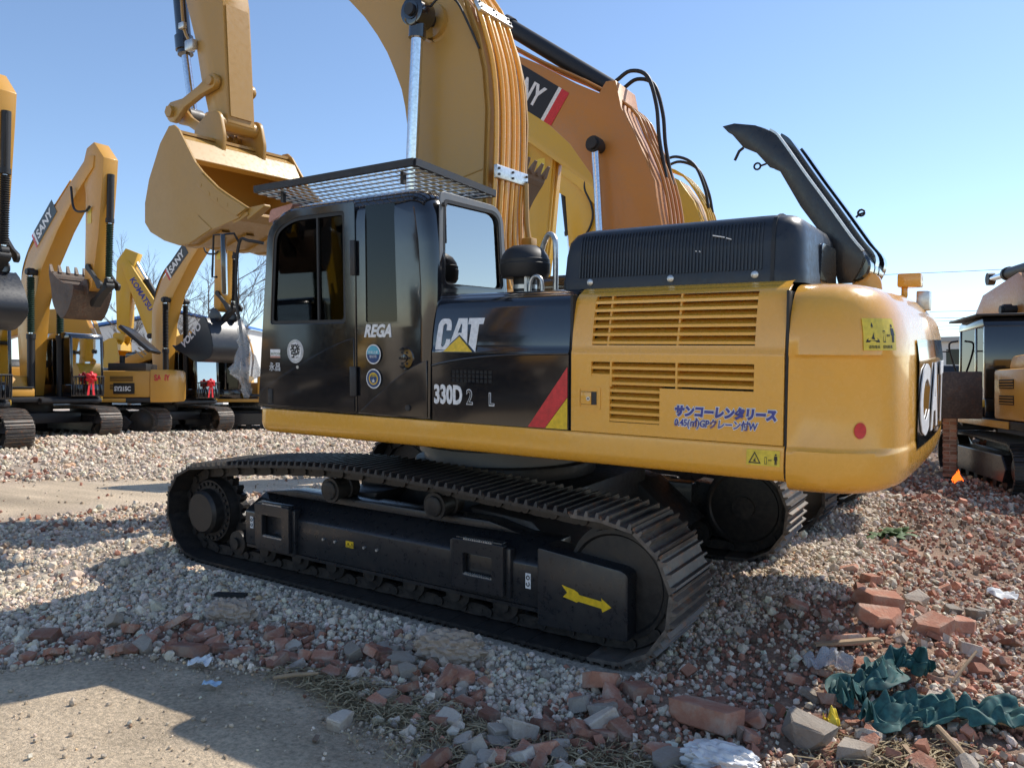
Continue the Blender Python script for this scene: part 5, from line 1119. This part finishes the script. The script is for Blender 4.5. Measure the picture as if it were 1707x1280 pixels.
far_r = sstep(1.5, 4.5, V[:, 1])*r_*(V[:, 0] > 0); Cc = Cc*(1-.35*far_r[:, None])
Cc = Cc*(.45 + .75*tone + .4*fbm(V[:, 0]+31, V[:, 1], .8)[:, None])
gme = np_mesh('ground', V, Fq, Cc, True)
def attr_mat(name, rough=.9, tint=.35, bscale=60, bstr=.5, bdist=.02):
    m, nt, b = base_nodes(name); a = nt.nodes.new('ShaderNodeAttribute'); a.attribute_name = 'Col'
    n = noise(nt, 35, 6, .7); k = ramp(nt, n, .3, (1-tint,)*3, .72, (1+tint,)*3)
    x = nt.nodes.new('ShaderNodeMix'); x.data_type = 'RGBA'; x.blend_type = 'MULTIPLY'; x.inputs[0].default_value = 1
    nt.links.new(a.outputs['Color'], x.inputs[6]); nt.links.new(k, x.inputs[7]); nt.links.new(x.outputs[2], b.inputs['Base Color'])
    b.inputs['Roughness'].default_value = rough; b.inputs['Specular IOR Level'].default_value = .25
    if bscale:
        v = noise(nt, bscale, 8, .75); bump(nt, b, v, bstr, bdist)
    return m
attr_mat('earth', .95, .42, 38, .9, .03); attr_mat('stone', .85, .25, 90, .25, .01)
ground = ob('ground', gme, 'earth'); tag(ground, None, None, kind='structure')

# ------------------------------------------------------------------ loose stones: far past counting, one mesh each
ICO_V = []; t_ = (1+5**.5)/2
for a, c in ((-1, t_), (1, t_), (-1, -t_), (1, -t_)): ICO_V += [(a, c, 0)]
ICO_V = np.array([(-1, t_, 0), (1, t_, 0), (-1, -t_, 0), (1, -t_, 0), (0, -1, t_), (0, 1, t_), (0, -1, -t_), (0, 1, -t_), (t_, 0, -1), (t_, 0, 1), (-t_, 0, -1), (-t_, 0, 1)])/1.902
ICO_F = np.array([(0, 11, 5), (0, 5, 1), (0, 1, 7), (0, 7, 10), (0, 10, 11), (1, 5, 9), (5, 11, 4), (11, 10, 2), (10, 7, 6), (7, 1, 8), (3, 9, 4), (3, 4, 2), (3, 2, 6), (3, 6, 8), (3, 8, 9), (4, 9, 5), (2, 4, 11), (6, 2, 10), (8, 6, 7), (9, 8, 1)])
BOX_V = np.array([(x, y, z) for x in (-1, 1) for y in (-1, 1) for z in (-1, 1)], float)*.62
BOX_F = np.array([(0, 1, 3), (0, 3, 2), (4, 6, 7), (4, 7, 5), (0, 4, 5), (0, 5, 1), (2, 3, 7), (2, 7, 6), (0, 2, 6), (0, 6, 4), (1, 5, 7), (1, 7, 3)])
def rand_rot(n):
    q = rng.normal(size=(n, 4)); q /= np.linalg.norm(q, axis=1)[:, None]; w_, x, y, z = q.T
    return np.stack([1-2*(y*y+z*z), 2*(x*y-z*w_), 2*(x*z+y*w_), 2*(x*y+z*w_), 1-2*(x*x+z*z), 2*(y*z-x*w_), 2*(x*z-y*w_), 2*(y*z+x*w_), 1-2*(x*x+y*y)], -1).reshape(n, 3, 3)
def scatter(P, size, cols, shape='ico', jit=.28, asp=(.55, 1.0), bury=.25):
    n = len(P); BV, BF_ = (ICO_V, ICO_F) if shape == 'ico' else (BOX_V, BOX_F)
    v = BV[None] * (1 + rng.uniform(-jit, jit, (n, len(BV), 1))); v = v * rng.uniform(*asp, (n, 1, 3))
    v = np.einsum('nij,nkj->nki', rand_rot(n), v) * (size[:, None, None]/2)
    lift = -v[:, :, 2].min(1)
    v[:, :, 2] += (lift*(1-bury))[:, None] if np.isscalar(bury) else (lift*(1-bury))[:, None]
    v += P[:, None, :]
    F_ = (BF_[None] + (np.arange(n)*len(BV))[:, None, None]).reshape(-1, 3)
    return v.reshape(-1, 3), F_, np.repeat(cols, len(BV), 0)
def polar(n, d0, d1, dens_pow, half=.80):
    u = rng.random(n); p = 2-dens_pow
    d = (d0**p + u*(d1**p-d0**p))**(1/p); a = rng.uniform(-half, half, n)
    return cam2[0] + d*(np.cos(a)*fwd2[0] + np.sin(a)*rgt2[0]), cam2[1] + d*(np.cos(a)*fwd2[1] + np.sin(a)*rgt2[1]), d
def under_tracks(x, y):
    t = lambda cx, cy, lx_, ly: (np.abs(x-cx) < lx_) & (np.abs(y-cy) < ly)
    return t(0, -1.3, 2.2, .30) | t(0, 1.3, 2.2, .30)
parts_ = []
x1, y1, d1 = polar(84000, 2.2, 7.5, 0.0, .76); x2, y2, d2 = polar(62000, 7.5, 30, 1.5, .68)
x = np.concatenate([x1, x2]); y = np.concatenate([y1, y2]); d = np.concatenate([d1, d2])
e, r_, gv = zone(x, y); keep = (rng.random(len(x)) < gv*1.0 + .30*r_ + .03*e) & ~under_tracks(x, y) & ~((np.abs(x-.1) < 1.9) & (np.abs(y-.2) < 1.2) & (rng.random(len(x)) < .6))
x, y, d = x[keep], y[keep], d[keep]; n = len(x)
size = rng.lognormal(math.log(.0285), .38, n)*np.maximum(1, d/6.5)**.9; size = np.clip(size, .011, .16)
e, r_, gv = zone(x, y); size = np.where(e > .6, size*.6, size)
base = np.array([.74, .615, .475])[None]*rng.uniform(.6, 1.2, (n, 1)); base = base*(1 + rng.normal(0, .03, (n, 3)))
warm = rng.random(n) < .06; base[warm] *= np.array([1.05, .85, .68]); dk = rng.random(n) < .05; base[dk] *= .45
redd = rng.random(n) < (.02 + .30*r_); base[redd] = np.array([.42, .195, .13])*rng.uniform(.6, 1.4, (redd.sum(), 1))
pe = (e > .55) & (rng.random(n) < .8); base[pe] = np.array([.50, .40, .29])*rng.uniform(.6, 1.15, (pe.sum(), 1)); base = np.clip(base, .02, .85)
Vv, Ff, Cv = scatter(np.stack([x, y, height(x, y)-.012], -1), size, base, 'ico', .25, (.6, 1.0), .30)
gr = ob('gravel', np_mesh('gravel', Vv, Ff, Cv), 'stone'); tag(gr, 'loose pale crushed stone spread over the yard and banked round the tracks', 'gravel', kind='stuff')
# brick and mortar crumbs
x, y, d = polar(38000, 2.2, 16, .6, .78); e, r_, gv = zone(x, y); keep = (rng.random(len(x)) < r_*.95 + .012*gv + .006*e) & ~under_tracks(x, y); x, y, d, r_ = x[keep], y[keep], d[keep], r_[keep]; n = len(x)
size = np.clip(rng.lognormal(math.log(.036), .45, n)*np.maximum(1, d/7)**.7, .015, .15)
kind = rng.random(n); colr = np.where((kind < .52)[:, None], np.array([.46, .215, .14])[None], np.where((kind < .8)[:, None], np.array([.62, .52, .41])[None], np.array([.28, .205, .15])[None]))*rng.uniform(.55, 1.35, (n, 1))
Vv, Ff, Cv = scatter(np.stack([x, y, height(x, y)-.012], -1), size, np.clip(colr, .02, .7), 'box', .30, (.35, 1.0), .25)
cb_ = ob('brick_crumbs', np_mesh('brick_crumbs', Vv, Ff, Cv), 'stone'); tag(cb_, 'small red and grey crumbs of brick and mortar between the larger pieces', 'rubble', kind='stuff')
# ------------------------------------------------------------------ larger pieces of brick and concrete, one by one
def chunk(l, w_, h, seed, cuts=3):
    rs = random.Random(seed); bm = bmesh.new(); bmesh.ops.create_cube(bm, size=1); bmesh.ops.scale(bm, vec=(l, w_, h), verts=bm.verts)
    for k in range(cuts):
        nrm = Vector((rs.uniform(-1, 1), rs.uniform(-1, 1), rs.uniform(-.6, .6))).normalized()
        sup = max(v.co.dot(nrm) for v in bm.verts); co = nrm*sup*rs.uniform(.55, .85)
        g = bmesh.ops.bisect_plane(bm, geom=bm.verts[:] + bm.edges[:] + bm.faces[:], plane_co=co, plane_no=nrm, clear_outer=True)
        eds = [q for q in g['geom_cut'] if isinstance(q, bmesh.types.BMEdge)]
        try: bmesh.ops.contextual_create(bm, geom=eds)
        except Exception: pass
    bmesh.ops.bevel(bm, geom=bm.edges[:], offset=.004, segments=1, affect='EDGES', clamp_overlap=True)
    for v in bm.verts: v.co += Vector((rs.uniform(-1, 1), rs.uniform(-1, 1), rs.uniform(-1, 1)))*.003
    me = bpy.data.meshes.new('chunk'); bm.to_mesh(me); bm.free(); me.shade_flat(); return me
def brick_mat(name, c0, c1, mort):
    m, nt, b = base_nodes(name); oi = nt.nodes.new('ShaderNodeObjectInfo')
    n = noise(nt, 14, 8, .7); c = ramp(nt, n, .3, c0, .7, c1); c = mixc(nt, ramp(nt, noise(nt, 6, 5, .7), .44, (0, 0, 0), .66, (.9, .9, .9)), c, mort)
    hs = nt.nodes.new('ShaderNodeHueSaturation'); mr = nt.nodes.new('ShaderNodeMapRange'); mr.inputs[3].default_value = .55; mr.inputs[4].default_value = 1.35
    nt.links.new(oi.outputs['Random'], mr.inputs[0]); nt.links.new(mr.outputs[0], hs.inputs['Value']); nt.links.new(c, hs.inputs['Color']); nt.links.new(hs.outputs[0], b.inputs['Base Color'])
    b.inputs['Roughness'].default_value = .92; bump(nt, b, noise(nt, 45, 8, .75), .9, .02)
brick_mat('brick', (.42, .175, .11), (.56, .27, .17), (.52, .41, .32)); brick_mat('lump', (.52, .45, .37), (.68, .59, .48), (.44, .34, .26))
BRK = [chunk(random.uniform(.10, .24), random.uniform(.09, .125), random.uniform(.045, .07), 100+k, 2 + k % 3) for k in range(9)]
LMP = [chunk(random.uniform(.10, .2), random.uniform(.09, .16), random.uniform(.05, .10), 200+k, 4) for k in range(5)]
for me in BRK: me.materials.append(MATS['brick'])
for me in LMP: me.materials.append(MATS['lump'])
def put_piece(me, name, x, y, s, label, cat, group=None, tilt=.5, dz=.0, rz=None):
    o = bpy.data.objects.new(name, me); COL.objects.link(o)
    rt = Matrix.Rotation(random.uniform(0, 6.28) if rz is None else rz, 3, 'Z') @ Matrix.Rotation(random.uniform(-tilt, tilt), 3, 'X') @ Matrix.Rotation(random.uniform(-tilt, tilt), 3, 'Y')
    lo = min((rt @ v.co).z for v in me.vertices)*s
    o.matrix_world = Matrix.Translation((x, y, float(height(x, y)) - .015 + dz - lo*.82)) @ rt.to_4x4() @ Matrix.Scale(s, 4)
    return tag(o, label, cat, group)
# the ones that stand out
for x, y, s, lm, lab, tl in ((3.17, -.66, 1.25, 0, 'big half brick on the heap above the horizontal plank', .3), (3.27, .05, 1.5, 2, 'grey brown slab of brickwork topmost on the right heap', .25), (3.32, -.30, 1.3, 4, 'long brick leaning against the right heap', .4),
        (2.76, -1.95, 1.5, 6, 'large orange brick at the lower middle edge of the light', .2), (2.33, -1.80, 1.1, 1, 'flat broken brick just in front of the track end', .2), (1.81, -2.46, .95, 3, 'single brick with a pale end at the edge of the straw', .15), (2.96, -1.80, .9, 5, 'small upright brick beside the green weed', .6),
        (3.09, .85, 1.2, 7, 'brick lying alone on the lit gravel at the right', .3), (2.14, -1.83, 1.15, 8, 'reddish brick leaning on the gravel bank under the idler', .4), (-.24, -2.80, 1.2, 0, 'brown brick in the left rubble near the white paper', .2), (3.60, -.15, 1.3, 2, 'bright orange brick in the sun at the right', .2), (3.75, .2, 1.2, 4, 'sunlit brick beside the scrap of white cloth', .2)):
    put_piece(BRK[lm], 'brick_piece', x, y, s, lab, 'brick', None, tl, .01)
for x, y, s, k, lab in ((3.20, -1.80, 1.3, 0, 'pale mortar block at the bottom right below the green net'), (3.42, -1.86, 1.2, 1, 'second pale mortar block at the bottom right'), (1.27, -2.97, .75, 2, 'pale stone lying alone on the bare earth'), (2.72, -2.35, 1.1, 3, 'rough pale lump beside the white plastic bag')):
    put_piece(LMP[k], 'mortar_lump', x, y, s, lab, 'stone', None, .2)
# the many
cnt = 0
while cnt < 285:
    xx, yy, dd = polar(1, 2.6, 8, .7, .72)
    if cnt % 2: xx, yy = np.array([random.uniform(-1.6, 2.4)]), np.array([random.uniform(-3.4, -1.9)])
    xx, yy = float(xx[0]), float(yy[0]); e, r_, gv = zone(xx, yy)
    if random.random() > r_*1.0 + .02*gv or under_tracks(np.array(xx), np.array(yy)): continue
    if abs(xx) < 2.7 and abs(yy) < 1.75: continue
    if yy > 2.2: wh_ = 'on the dark ground towards the far right machine'
    elif yy > .4: wh_ = 'beyond the brick heap, near the scrap of white cloth'
    elif xx > 2.75 and yy > -.9: wh_ = 'on the brick heap above the level plank'
    elif xx > 3.2: wh_ = 'around the dark green netting'
    elif xx > 2.3: wh_ = 'between the track end and the white bag'
    elif xx > 1.45: wh_ = 'beside the straw in front of the track end'
    elif xx > .6: wh_ = 'between the bag under the track and the earth path'
    elif xx > -.3: wh_ = 'round the torn white paper'
    else: wh_ = 'in the rubble strip at the far left'
    if random.random() < .76:
        sz = random.uniform(.35, .85); big = 'large' if sz > .62 else 'small'
        put_piece(random.choice(BRK), 'brick_piece', xx, yy, sz, big + ' loose red brick piece ' + wh_, 'brick', big + ' brick pieces ' + wh_, .5)
    else: put_piece(random.choice(LMP), 'mortar_lump', xx, yy, random.uniform(.4, .9), 'grey loose lump of mortar ' + wh_, 'stone', 'grey lumps ' + wh_, .5)
    cnt += 1
# ------------------------------------------------------------------ litter
def ground_z(x, y): return float(height(x, y))
def crumple(name, mat, path, width, amp, seed, label, cat, nu=40, nv=14, lift=.015, f=4.5, thick=.002):
    """a crumpled sheet laid along a path on the ground"""
    P = smoothpath([(px_, py_, 0) for px_, py_ in path], 8); L = len(P); rows = []; ns = VNoise(seed); ns2 = VNoise(seed+5)
    for i in range(nu):
        u = i/(nu-1)*(L-1); k = min(int(u), L-2); p = P[k].lerp(P[k+1], u-k); t = (P[k+1]-P[k]).normalized(); q = Vector((-t.y, t.x, 0)); row = []
        wd = width*(.65 + .7*float(ns(np.array(i*.21), np.array(3.3))))*(.35 + .65*math.sin(math.pi*min(1, max(.02, (i+1)/(nu+1))))**.5)
        for j in range(nv):
            v = j/(nv-1)-.5; a = float(ns(np.array(i*f/nu*1.7 + 2), np.array(j*f/nv)))
            a2 = float(ns2(np.array(i*f/nu*.8), np.array(j*f/nv*2.2)))
            o = q*(v*wd + .35*wd*(a2-.5)) + t*(.25*wd*(a-.5)); xx, yy = p.x+o.x, p.y+o.y
            row.append((xx, yy, ground_z(xx, yy) + lift + amp*a*a2*2*(1-abs(v)*.8)))
        rows.append(row)
    b = MB(); b.sheet(rows); me = b.mesh(name, 60); o = ob(name, me, mat)
    s = o.modifiers.new('t', 'SOLIDIFY'); s.thickness = thick; o.modifiers.new('s', 'SUBSURF').render_levels = 1
    return tag(o, label, cat)
def crumpled_bag(name, mat, x, y, rx, ry, rz, seed, label, cat, rot=0.0):
    """a screwed-up bag: a flattened ball pushed into sharp folds"""
    rs = random.Random(seed); bm = bmesh.new(); bmesh.ops.create_icosphere(bm, subdivisions=5, radius=1)
    dirs = [(Vector((rs.gauss(0, 1), rs.gauss(0, 1), rs.gauss(0, 1))).normalized(), rs.uniform(5, 17), rs.uniform(0, 6)) for k in range(12)]
    for v in bm.verts:
        p = v.co.copy(); d_ = 0
        for q, fq, ph in dirs: d_ += abs(math.sin(p.dot(q)*fq + ph + 1.5*p.cross(q).x))*(6.0/fq)
        k = .40 + .32*d_/3.4
        v.co = Vector((p.x*rx*k, p.y*ry*k, p.z*rz*k))
    me = bpy.data.meshes.new(name); bm.to_mesh(me); bm.free(); me.shade_smooth(); me.set_sharp_from_angle(angle=R(28))
    o = ob(name, me, mat); o.matrix_world = Matrix.Translation((x, y, ground_z(x, y) + rz*.30)) @ Matrix.Rotation(rot, 4, 'Z')
    return tag(o, label, cat)
crumpled_bag('plastic_bag', 'film_beige', -.53, -2.26, .22, .12, .13, 21, 'crumpled beige plastic bag half buried in the gravel at left', 'bag', .5)
crumpled_bag('plastic_bag', 'film_beige', 1.18, -1.98, .28, .14, .15, 22, 'crumpled beige plastic bag under the middle of the track', 'bag', .4)
crumpled_bag('plastic_bag', 'film_white', 2.93, -2.26, .20, .13, .09, 23, 'white crinkled plastic bag at the bottom edge', 'bag', .2)
crumple('paper_scrap', 'paper', [(-.06, -2.90), (.06, -2.83)], .10, .05, 24, 'torn white paper lying in the left rubble', 'paper', 14, 8)
crumple('paper_scrap', 'paper_blue', [(.31, -3.06), (.40, -3.02)], .08, .03, 25, 'small pale blue paper at the edge of the earth path', 'paper', 12, 6)
crumple('green_net', 'green_net', [(3.36, -1.50), (3.30, -1.36), (3.44, -1.22), (3.42, -1.05), (3.52, -.95), (3.66, -1.05)], .20, .10, 26, 'dark green netting bunched over bricks, curved piece', 'net', 90, 26, .05, 12)
crumple('green_net', 'green_net', [(3.44, -1.62), (3.62, -1.50), (3.82, -1.48), (4.02, -1.40), (4.25, -1.30)], .24, .09, 27, 'dark green netting trailing out of the lower right corner', 'net', 90, 26, .04, 12)
crumple('white_cloth', 'paper', [(3.84, 1.40), (3.94, 1.42), (4.03, 1.45)], .18, .07, 28, 'scrap of white cloth on the rubble at the right', 'cloth', 24, 12)
crumple('yellow_strip', 'yellow_plastic', [(3.27, -1.70), (3.31, -1.62)], .07, .12, 29, 'yellow plastic strip sticking up beside the green net', 'strip', 14, 6)
crumple('clear_film', 'film_clear', [(3.05, -1.08), (3.16, -1.0), (3.28, -1.0)], .20, .10, 30, 'clear plastic film caught in the right hand rubble', 'film', 24, 10)
def lie(name, mat, p, q, r, label, cat, flat_=False):
    p = Vector((p[0], p[1], ground_z(*p[:2]) + p[2])); q = Vector((q[0], q[1], ground_z(*q[:2]) + q[2])); b = MB()
    if flat_: bar(b, p, q, r*2, r*.7)
    else: b.rings([(p, r*.9), (p.lerp(q, .5) + Vector((0, 0, r*.4)), r), (q, r*.7)], 8)
    return tag(b.build(name, mat, smooth=40), label, cat)
lie('plank', 'wood', (3.04, -.86, .06), (3.36, -.66, .07), .022, 'weathered plank lying level in front of the big half brick', 'plank', True)
lie('pole', 'wood', (3.56, -1.42, .09), (4.10, -1.48, .04), .014, 'dark pole across the green netting', 'pole')
lie('slat', 'wood', (3.62, -1.78, .03), (3.78, -2.05, .02), .012, 'pale slat slanting out of the bottom edge', 'slat', True)
lie('slat', 'wood', (3.74, -1.62, .05), (3.92, -1.92, .02), .016, 'round grey stick slanting out of the bottom edge', 'stick')
lie('stick', 'wood', (3.76, -1.0, .03), (3.86, -.80, .16), .009, 'thin pale stick standing up in the right rubble', 'stick')
lie('stick', 'wood', (.55, -2.78, .03), (.74, -2.62, .05), .012, 'short grey stick in the left rubble', 'stick')
lie('dark_scrap', 'rubber', (-1.0, -2.05, .02), (-.80, -1.93, .03), .03, 'dark scrap of rubber on the shaded gravel', 'scrap', True)
# straw on the near edge
def strands(n, boxes, seed):
    rs = random.Random(seed); vs = []; fs = []
    for i in range(n):
        cx, cy, sx, sy = rs.choice(boxes); x, y = rs.gauss(cx, sx), rs.gauss(cy, sy); a = rs.uniform(0, 6.28) if rs.random() < .5 else rs.gauss(.6, .5); L = rs.uniform(.05, .20); w_ = rs.uniform(.0012, .0028)
        z = ground_z(x, y) + rs.uniform(-.005, .02); c, s = math.cos(a), math.sin(a); bend = rs.uniform(-.3, .3)*L; o = len(vs)
        for t in (0, .5, 1): px_, py_ = x + c*L*(t-.5) - s*bend*t*(1-t)*2, y + s*L*(t-.5) + c*bend*t*(1-t)*2; zz = z + .02*t*(1-t)*4*rs.uniform(.2, 1); vs += [(px_ - s*w_, py_ + c*w_, zz), (px_ + s*w_, py_ - c*w_, zz + w_)]
        fs += [(o, o+1, o+3, o+2), (o+2, o+3, o+5, o+4)]
    me = bpy.data.meshes.new('straw'); me.from_pydata(vs, [], fs); return me
st_ = ob('straw', strands(5200, [(1.95, -2.85, .30, .13), (2.45, -2.60, .28, .10), (1.35, -2.72, .25, .08), (1.7, -2.62, .2, .08), (2.75, -2.45, .25, .1), (.9, -2.62, .3, .08), (3.6, -1.85, .2, .12)], 5), 'straw'); tag(st_, 'dry straw and dead grass lying on the near edge of the ground', 'straw', kind='stuff')
def weed(x, y, s, n, label):
    r = empty('weed', Matrix.Translation((x, y, ground_z(x, y)))); tag(r, label, 'weed')
    for k in range(n):
        a = random.uniform(0, 6.28); L = s*random.uniform(.5, 1); el = random.uniform(.2, 1.1); d_ = Vector((math.cos(a)*math.cos(el), math.sin(a)*math.cos(el), math.sin(el))); q = Vector((-math.sin(a), math.cos(a), 0)); o = Vector((random.uniform(-.5, .5)*s, random.uniform(-.5, .5)*s, 0))
        rows = [[o + d_*L*t + q*wd*L - Vector((0, 0, .5*L*t*t)), o + d_*L*t - Vector((0, 0, .5*L*t*t - .04*L)), o + d_*L*t - q*wd*L - Vector((0, 0, .5*L*t*t))] for t, wd in ((0, .03), (.3, .16), (.6, .2), (.85, .12), (1, .01))]
        MB().sheet(rows).build('leaf', 'weed', r, smooth=60)
weed(2.95, 3.15, .26, 46, 'low patch of green weeds in the dark rubble at right'); weed(3.03, -1.60, .09, 16, 'small green weed among the bricks at the lower right')
# small fire
fr_ = empty('camp_fire', Matrix.Translation((3.15, 9.6, ground_z(3.15, 9.6)))); tag(fr_, 'small orange fire burning on the ground beside the right excavator', 'fire')
for k in range(7):
    a = k*.9; rr_ = .02 + .012*k; h_ = random.uniform(.10, .24); MB().rings([((rr_*math.cos(a), rr_*math.sin(a), 0), .03), ((rr_*math.cos(a)+.01, rr_*math.sin(a), h_*.4), .035), ((rr_*.6*math.cos(a)+.03, rr_*.6*math.sin(a), h_*.8), .015), ((rr_*.5*math.cos(a)+.02, rr_*.5*math.sin(a), h_), .002)], 8).build('flame', 'flame', fr_)
part('embers', 'decal_black', fr_, lambda b: [b.box(-.12 + .06*k, -.07 + .06*k, -.1 + .03*(k % 3), .04 + .03*(k % 2), 0, .04) for k in range(5)])
# ------------------------------------------------------------------ buildings, wires, trees
wh = empty('warehouse', Matrix.Translation((-64, 33.2, 0)) @ Matrix.Rotation(R(33.5), 4, 'Z')); tag(wh, 'white warehouse with a blue metal roof behind the left row', 'warehouse')
part('wall', 'plaster', wh, lambda b: b.add([(-9, 0, 0), (9, 0, 0), (9, 0, 7.4), (5, 0, 8.3), (-9, 0, 6.0), (-9, 20, 0), (9, 20, 0), (9, 20, 7.4), (5, 20, 8.3), (-9, 20, 6.0)], [(0, 1, 2, 3, 4), (9, 8, 7, 6, 5), (0, 5, 6, 1), (1, 6, 7, 2), (4, 9, 5, 0)]))
part('roof', 'blue_roof', wh, lambda b: (b.add([(-9.4, -.5, 6.0), (5, -.5, 8.45), (5, 20, 8.45), (-9.4, 20, 6.0), (-9.4, -.5, 6.2), (5, -.5, 8.65), (5, 20, 8.65), (-9.4, 20, 6.2)], [(3, 2, 1, 0), (4, 5, 6, 7), (0, 1, 5, 4), (1, 2, 6, 5), (2, 3, 7, 6), (3, 0, 4, 7)]), b.add([(5, -.5, 8.45), (9.4, -.5, 7.4), (9.4, 20, 7.4), (5, 20, 8.45), (5, -.5, 8.65), (9.4, -.5, 7.6), (9.4, 20, 7.6), (5, 20, 8.65)], [(3, 2, 1, 0), (4, 5, 6, 7), (0, 1, 5, 4), (1, 2, 6, 5), (2, 3, 7, 6), (3, 0, 4, 7)])))
for k in range(5): box('window', 'glass_dark', wh, -7.5 + 3.2*k, -6.0 + 3.2*k, -.03, .02, 3.2, 4.4)
hs_ = empty('house', Matrix.Translation((-.2, 63.5, 0)) @ Matrix.Rotation(R(10), 4, 'Z')); tag(hs_, 'pale concrete house with flat roof slabs far behind the counterweight', 'house')
part('wall', 'plaster', hs_, lambda b: (b.box(-6, .6, 0, 8, 0, 5.2), b.box(-.6, 1.2, 1, 6, 0, 2.6))); part('roof', 'concrete', hs_, lambda b: b.box(-6.4, 1.0, -.6, 8.4, 5.2, 5.55)); part('balcony', 'concrete', hs_, lambda b: (b.box(.6, 1.9, -.2, 5, 3.9, 4.1), b.box(1.6, 1.75, 0, .15, 2.6, 3.9), b.box(1.0, 1.9, -.2, 4.8, 4.1, 4.9)))
for x in (-4.6, -2.6, -.6): box('window', 'glass_dark', hs_, x, x+.9, -.03, .02, 3.4, 4.6)
pil = empty('brick_pillar', Matrix.Translation((2.98, 10.6, ground_z(2.98, 10.6)))); tag(pil, 'narrow old brick pillar standing behind the counterweight', 'pillar')
bmesh_ = MB().box(-.11, .11, -.055, .055, 0, .055).mesh('brick', 0, bevel=.004); bmesh_.materials.append(MATS['brick'])
for k in range(19):
    for s in (-1, 1): ob('brick', bmesh_, None, pil, Matrix.Translation((0 if k % 2 else s*.06, s*.06 if k % 2 else 0, .068*k)) @ Matrix.Rotation(0 if k % 2 else R(90), 4, 'Z'))
box('mortar_core', 'lump', pil, -.10, .10, -.10, .10, 0, 1.29)
for (za, zb, nm) in ((7.51, 7.88, 'top wire of the lower set of power lines at right'), (7.0, 7.42, 'second wire of the lower set of power lines at right'), (6.75, 7.2, 'third wire of the lower set of power lines at right'), (6.34, 6.81, 'fourth wire of the lower set of power lines at right'), (6.1, 6.55, 'bottom wire of the lower set of power lines at right'), (10.56, 11.26, 'single thin wire high above the other power lines')):
    pts = []
    for k in range(13):
        t = k/12; x = -30 + 72*t; z = za + (zb-za)*(x+1.4)/4.3*.35 + .8*((t-.45)**2*4) ; pts.append((x, 62.6 + (x+1.4)*.66, z))
    tag(tube('power_line', 'wire', None, pts, .022, 5), nm, 'wire')
def bare_tree(x, y, h, seed, label):
    rs = random.Random(seed); r = empty('bare_tree', Matrix.Translation((x, y, 0))); tag(r, label, 'tree', 'bare trees beyond the yard'); tw = MB(); tk = MB()
    tk.rings([((0, 0, 0), .14), ((.1, 0, h*.3), .10), ((0, .1, h*.65), .06), ((.05, 0, h), .015)], 7)
    def grow(p, d, L, rad, lev):
        q = p + d*L; tw.rings([(p, rad), (p.lerp(q, .5) + Vector((rs.uniform(-1, 1), rs.uniform(-1, 1), 0))*L*.06, rad*.8), (q, rad*.45)], 4, False)
        if lev:
            for k in range(4): grow(p + d*L*rs.uniform(.35, 1), (d + Vector((rs.uniform(-1, 1), rs.uniform(-1, 1), rs.uniform(-.1, .8)))*.75).normalized(), L*rs.uniform(.45, .7), rad*.55, lev-1)
    for k in range(12): grow(Vector((0, 0, h*(.25 + .06*k))), Vector((rs.uniform(-1, 1), rs.uniform(-1, 1), rs.uniform(.5, 1.3))).normalized(), h*rs.uniform(.16, .3), .035, 3)
    tk.build('trunk', 'bark', r); c = tw.build('crown', 'bark', r, smooth=0); c['kind'] = 'stuff'
for k, (x, y, h, lb) in enumerate(((-49, 25, 9.4, 'bare hazy tree left of the bright yellow excavator'), (-44.5, 28.2, 9.6, 'bare hazy tree right of the orange boom with the name board'), (-43, 29.6, 11.0, 'tallest bare hazy tree just left of the big cab'), (-46.5, 26.8, 8.0, 'bare hazy tree behind the blue lettered boom'), (-41.5, 33, 9.0, 'bare hazy tree behind the bucket with white letters'), (3.0, 74, 5.0, 'small bare tree right of the far house'))): bare_tree(x, y, h, 50+k, lb)
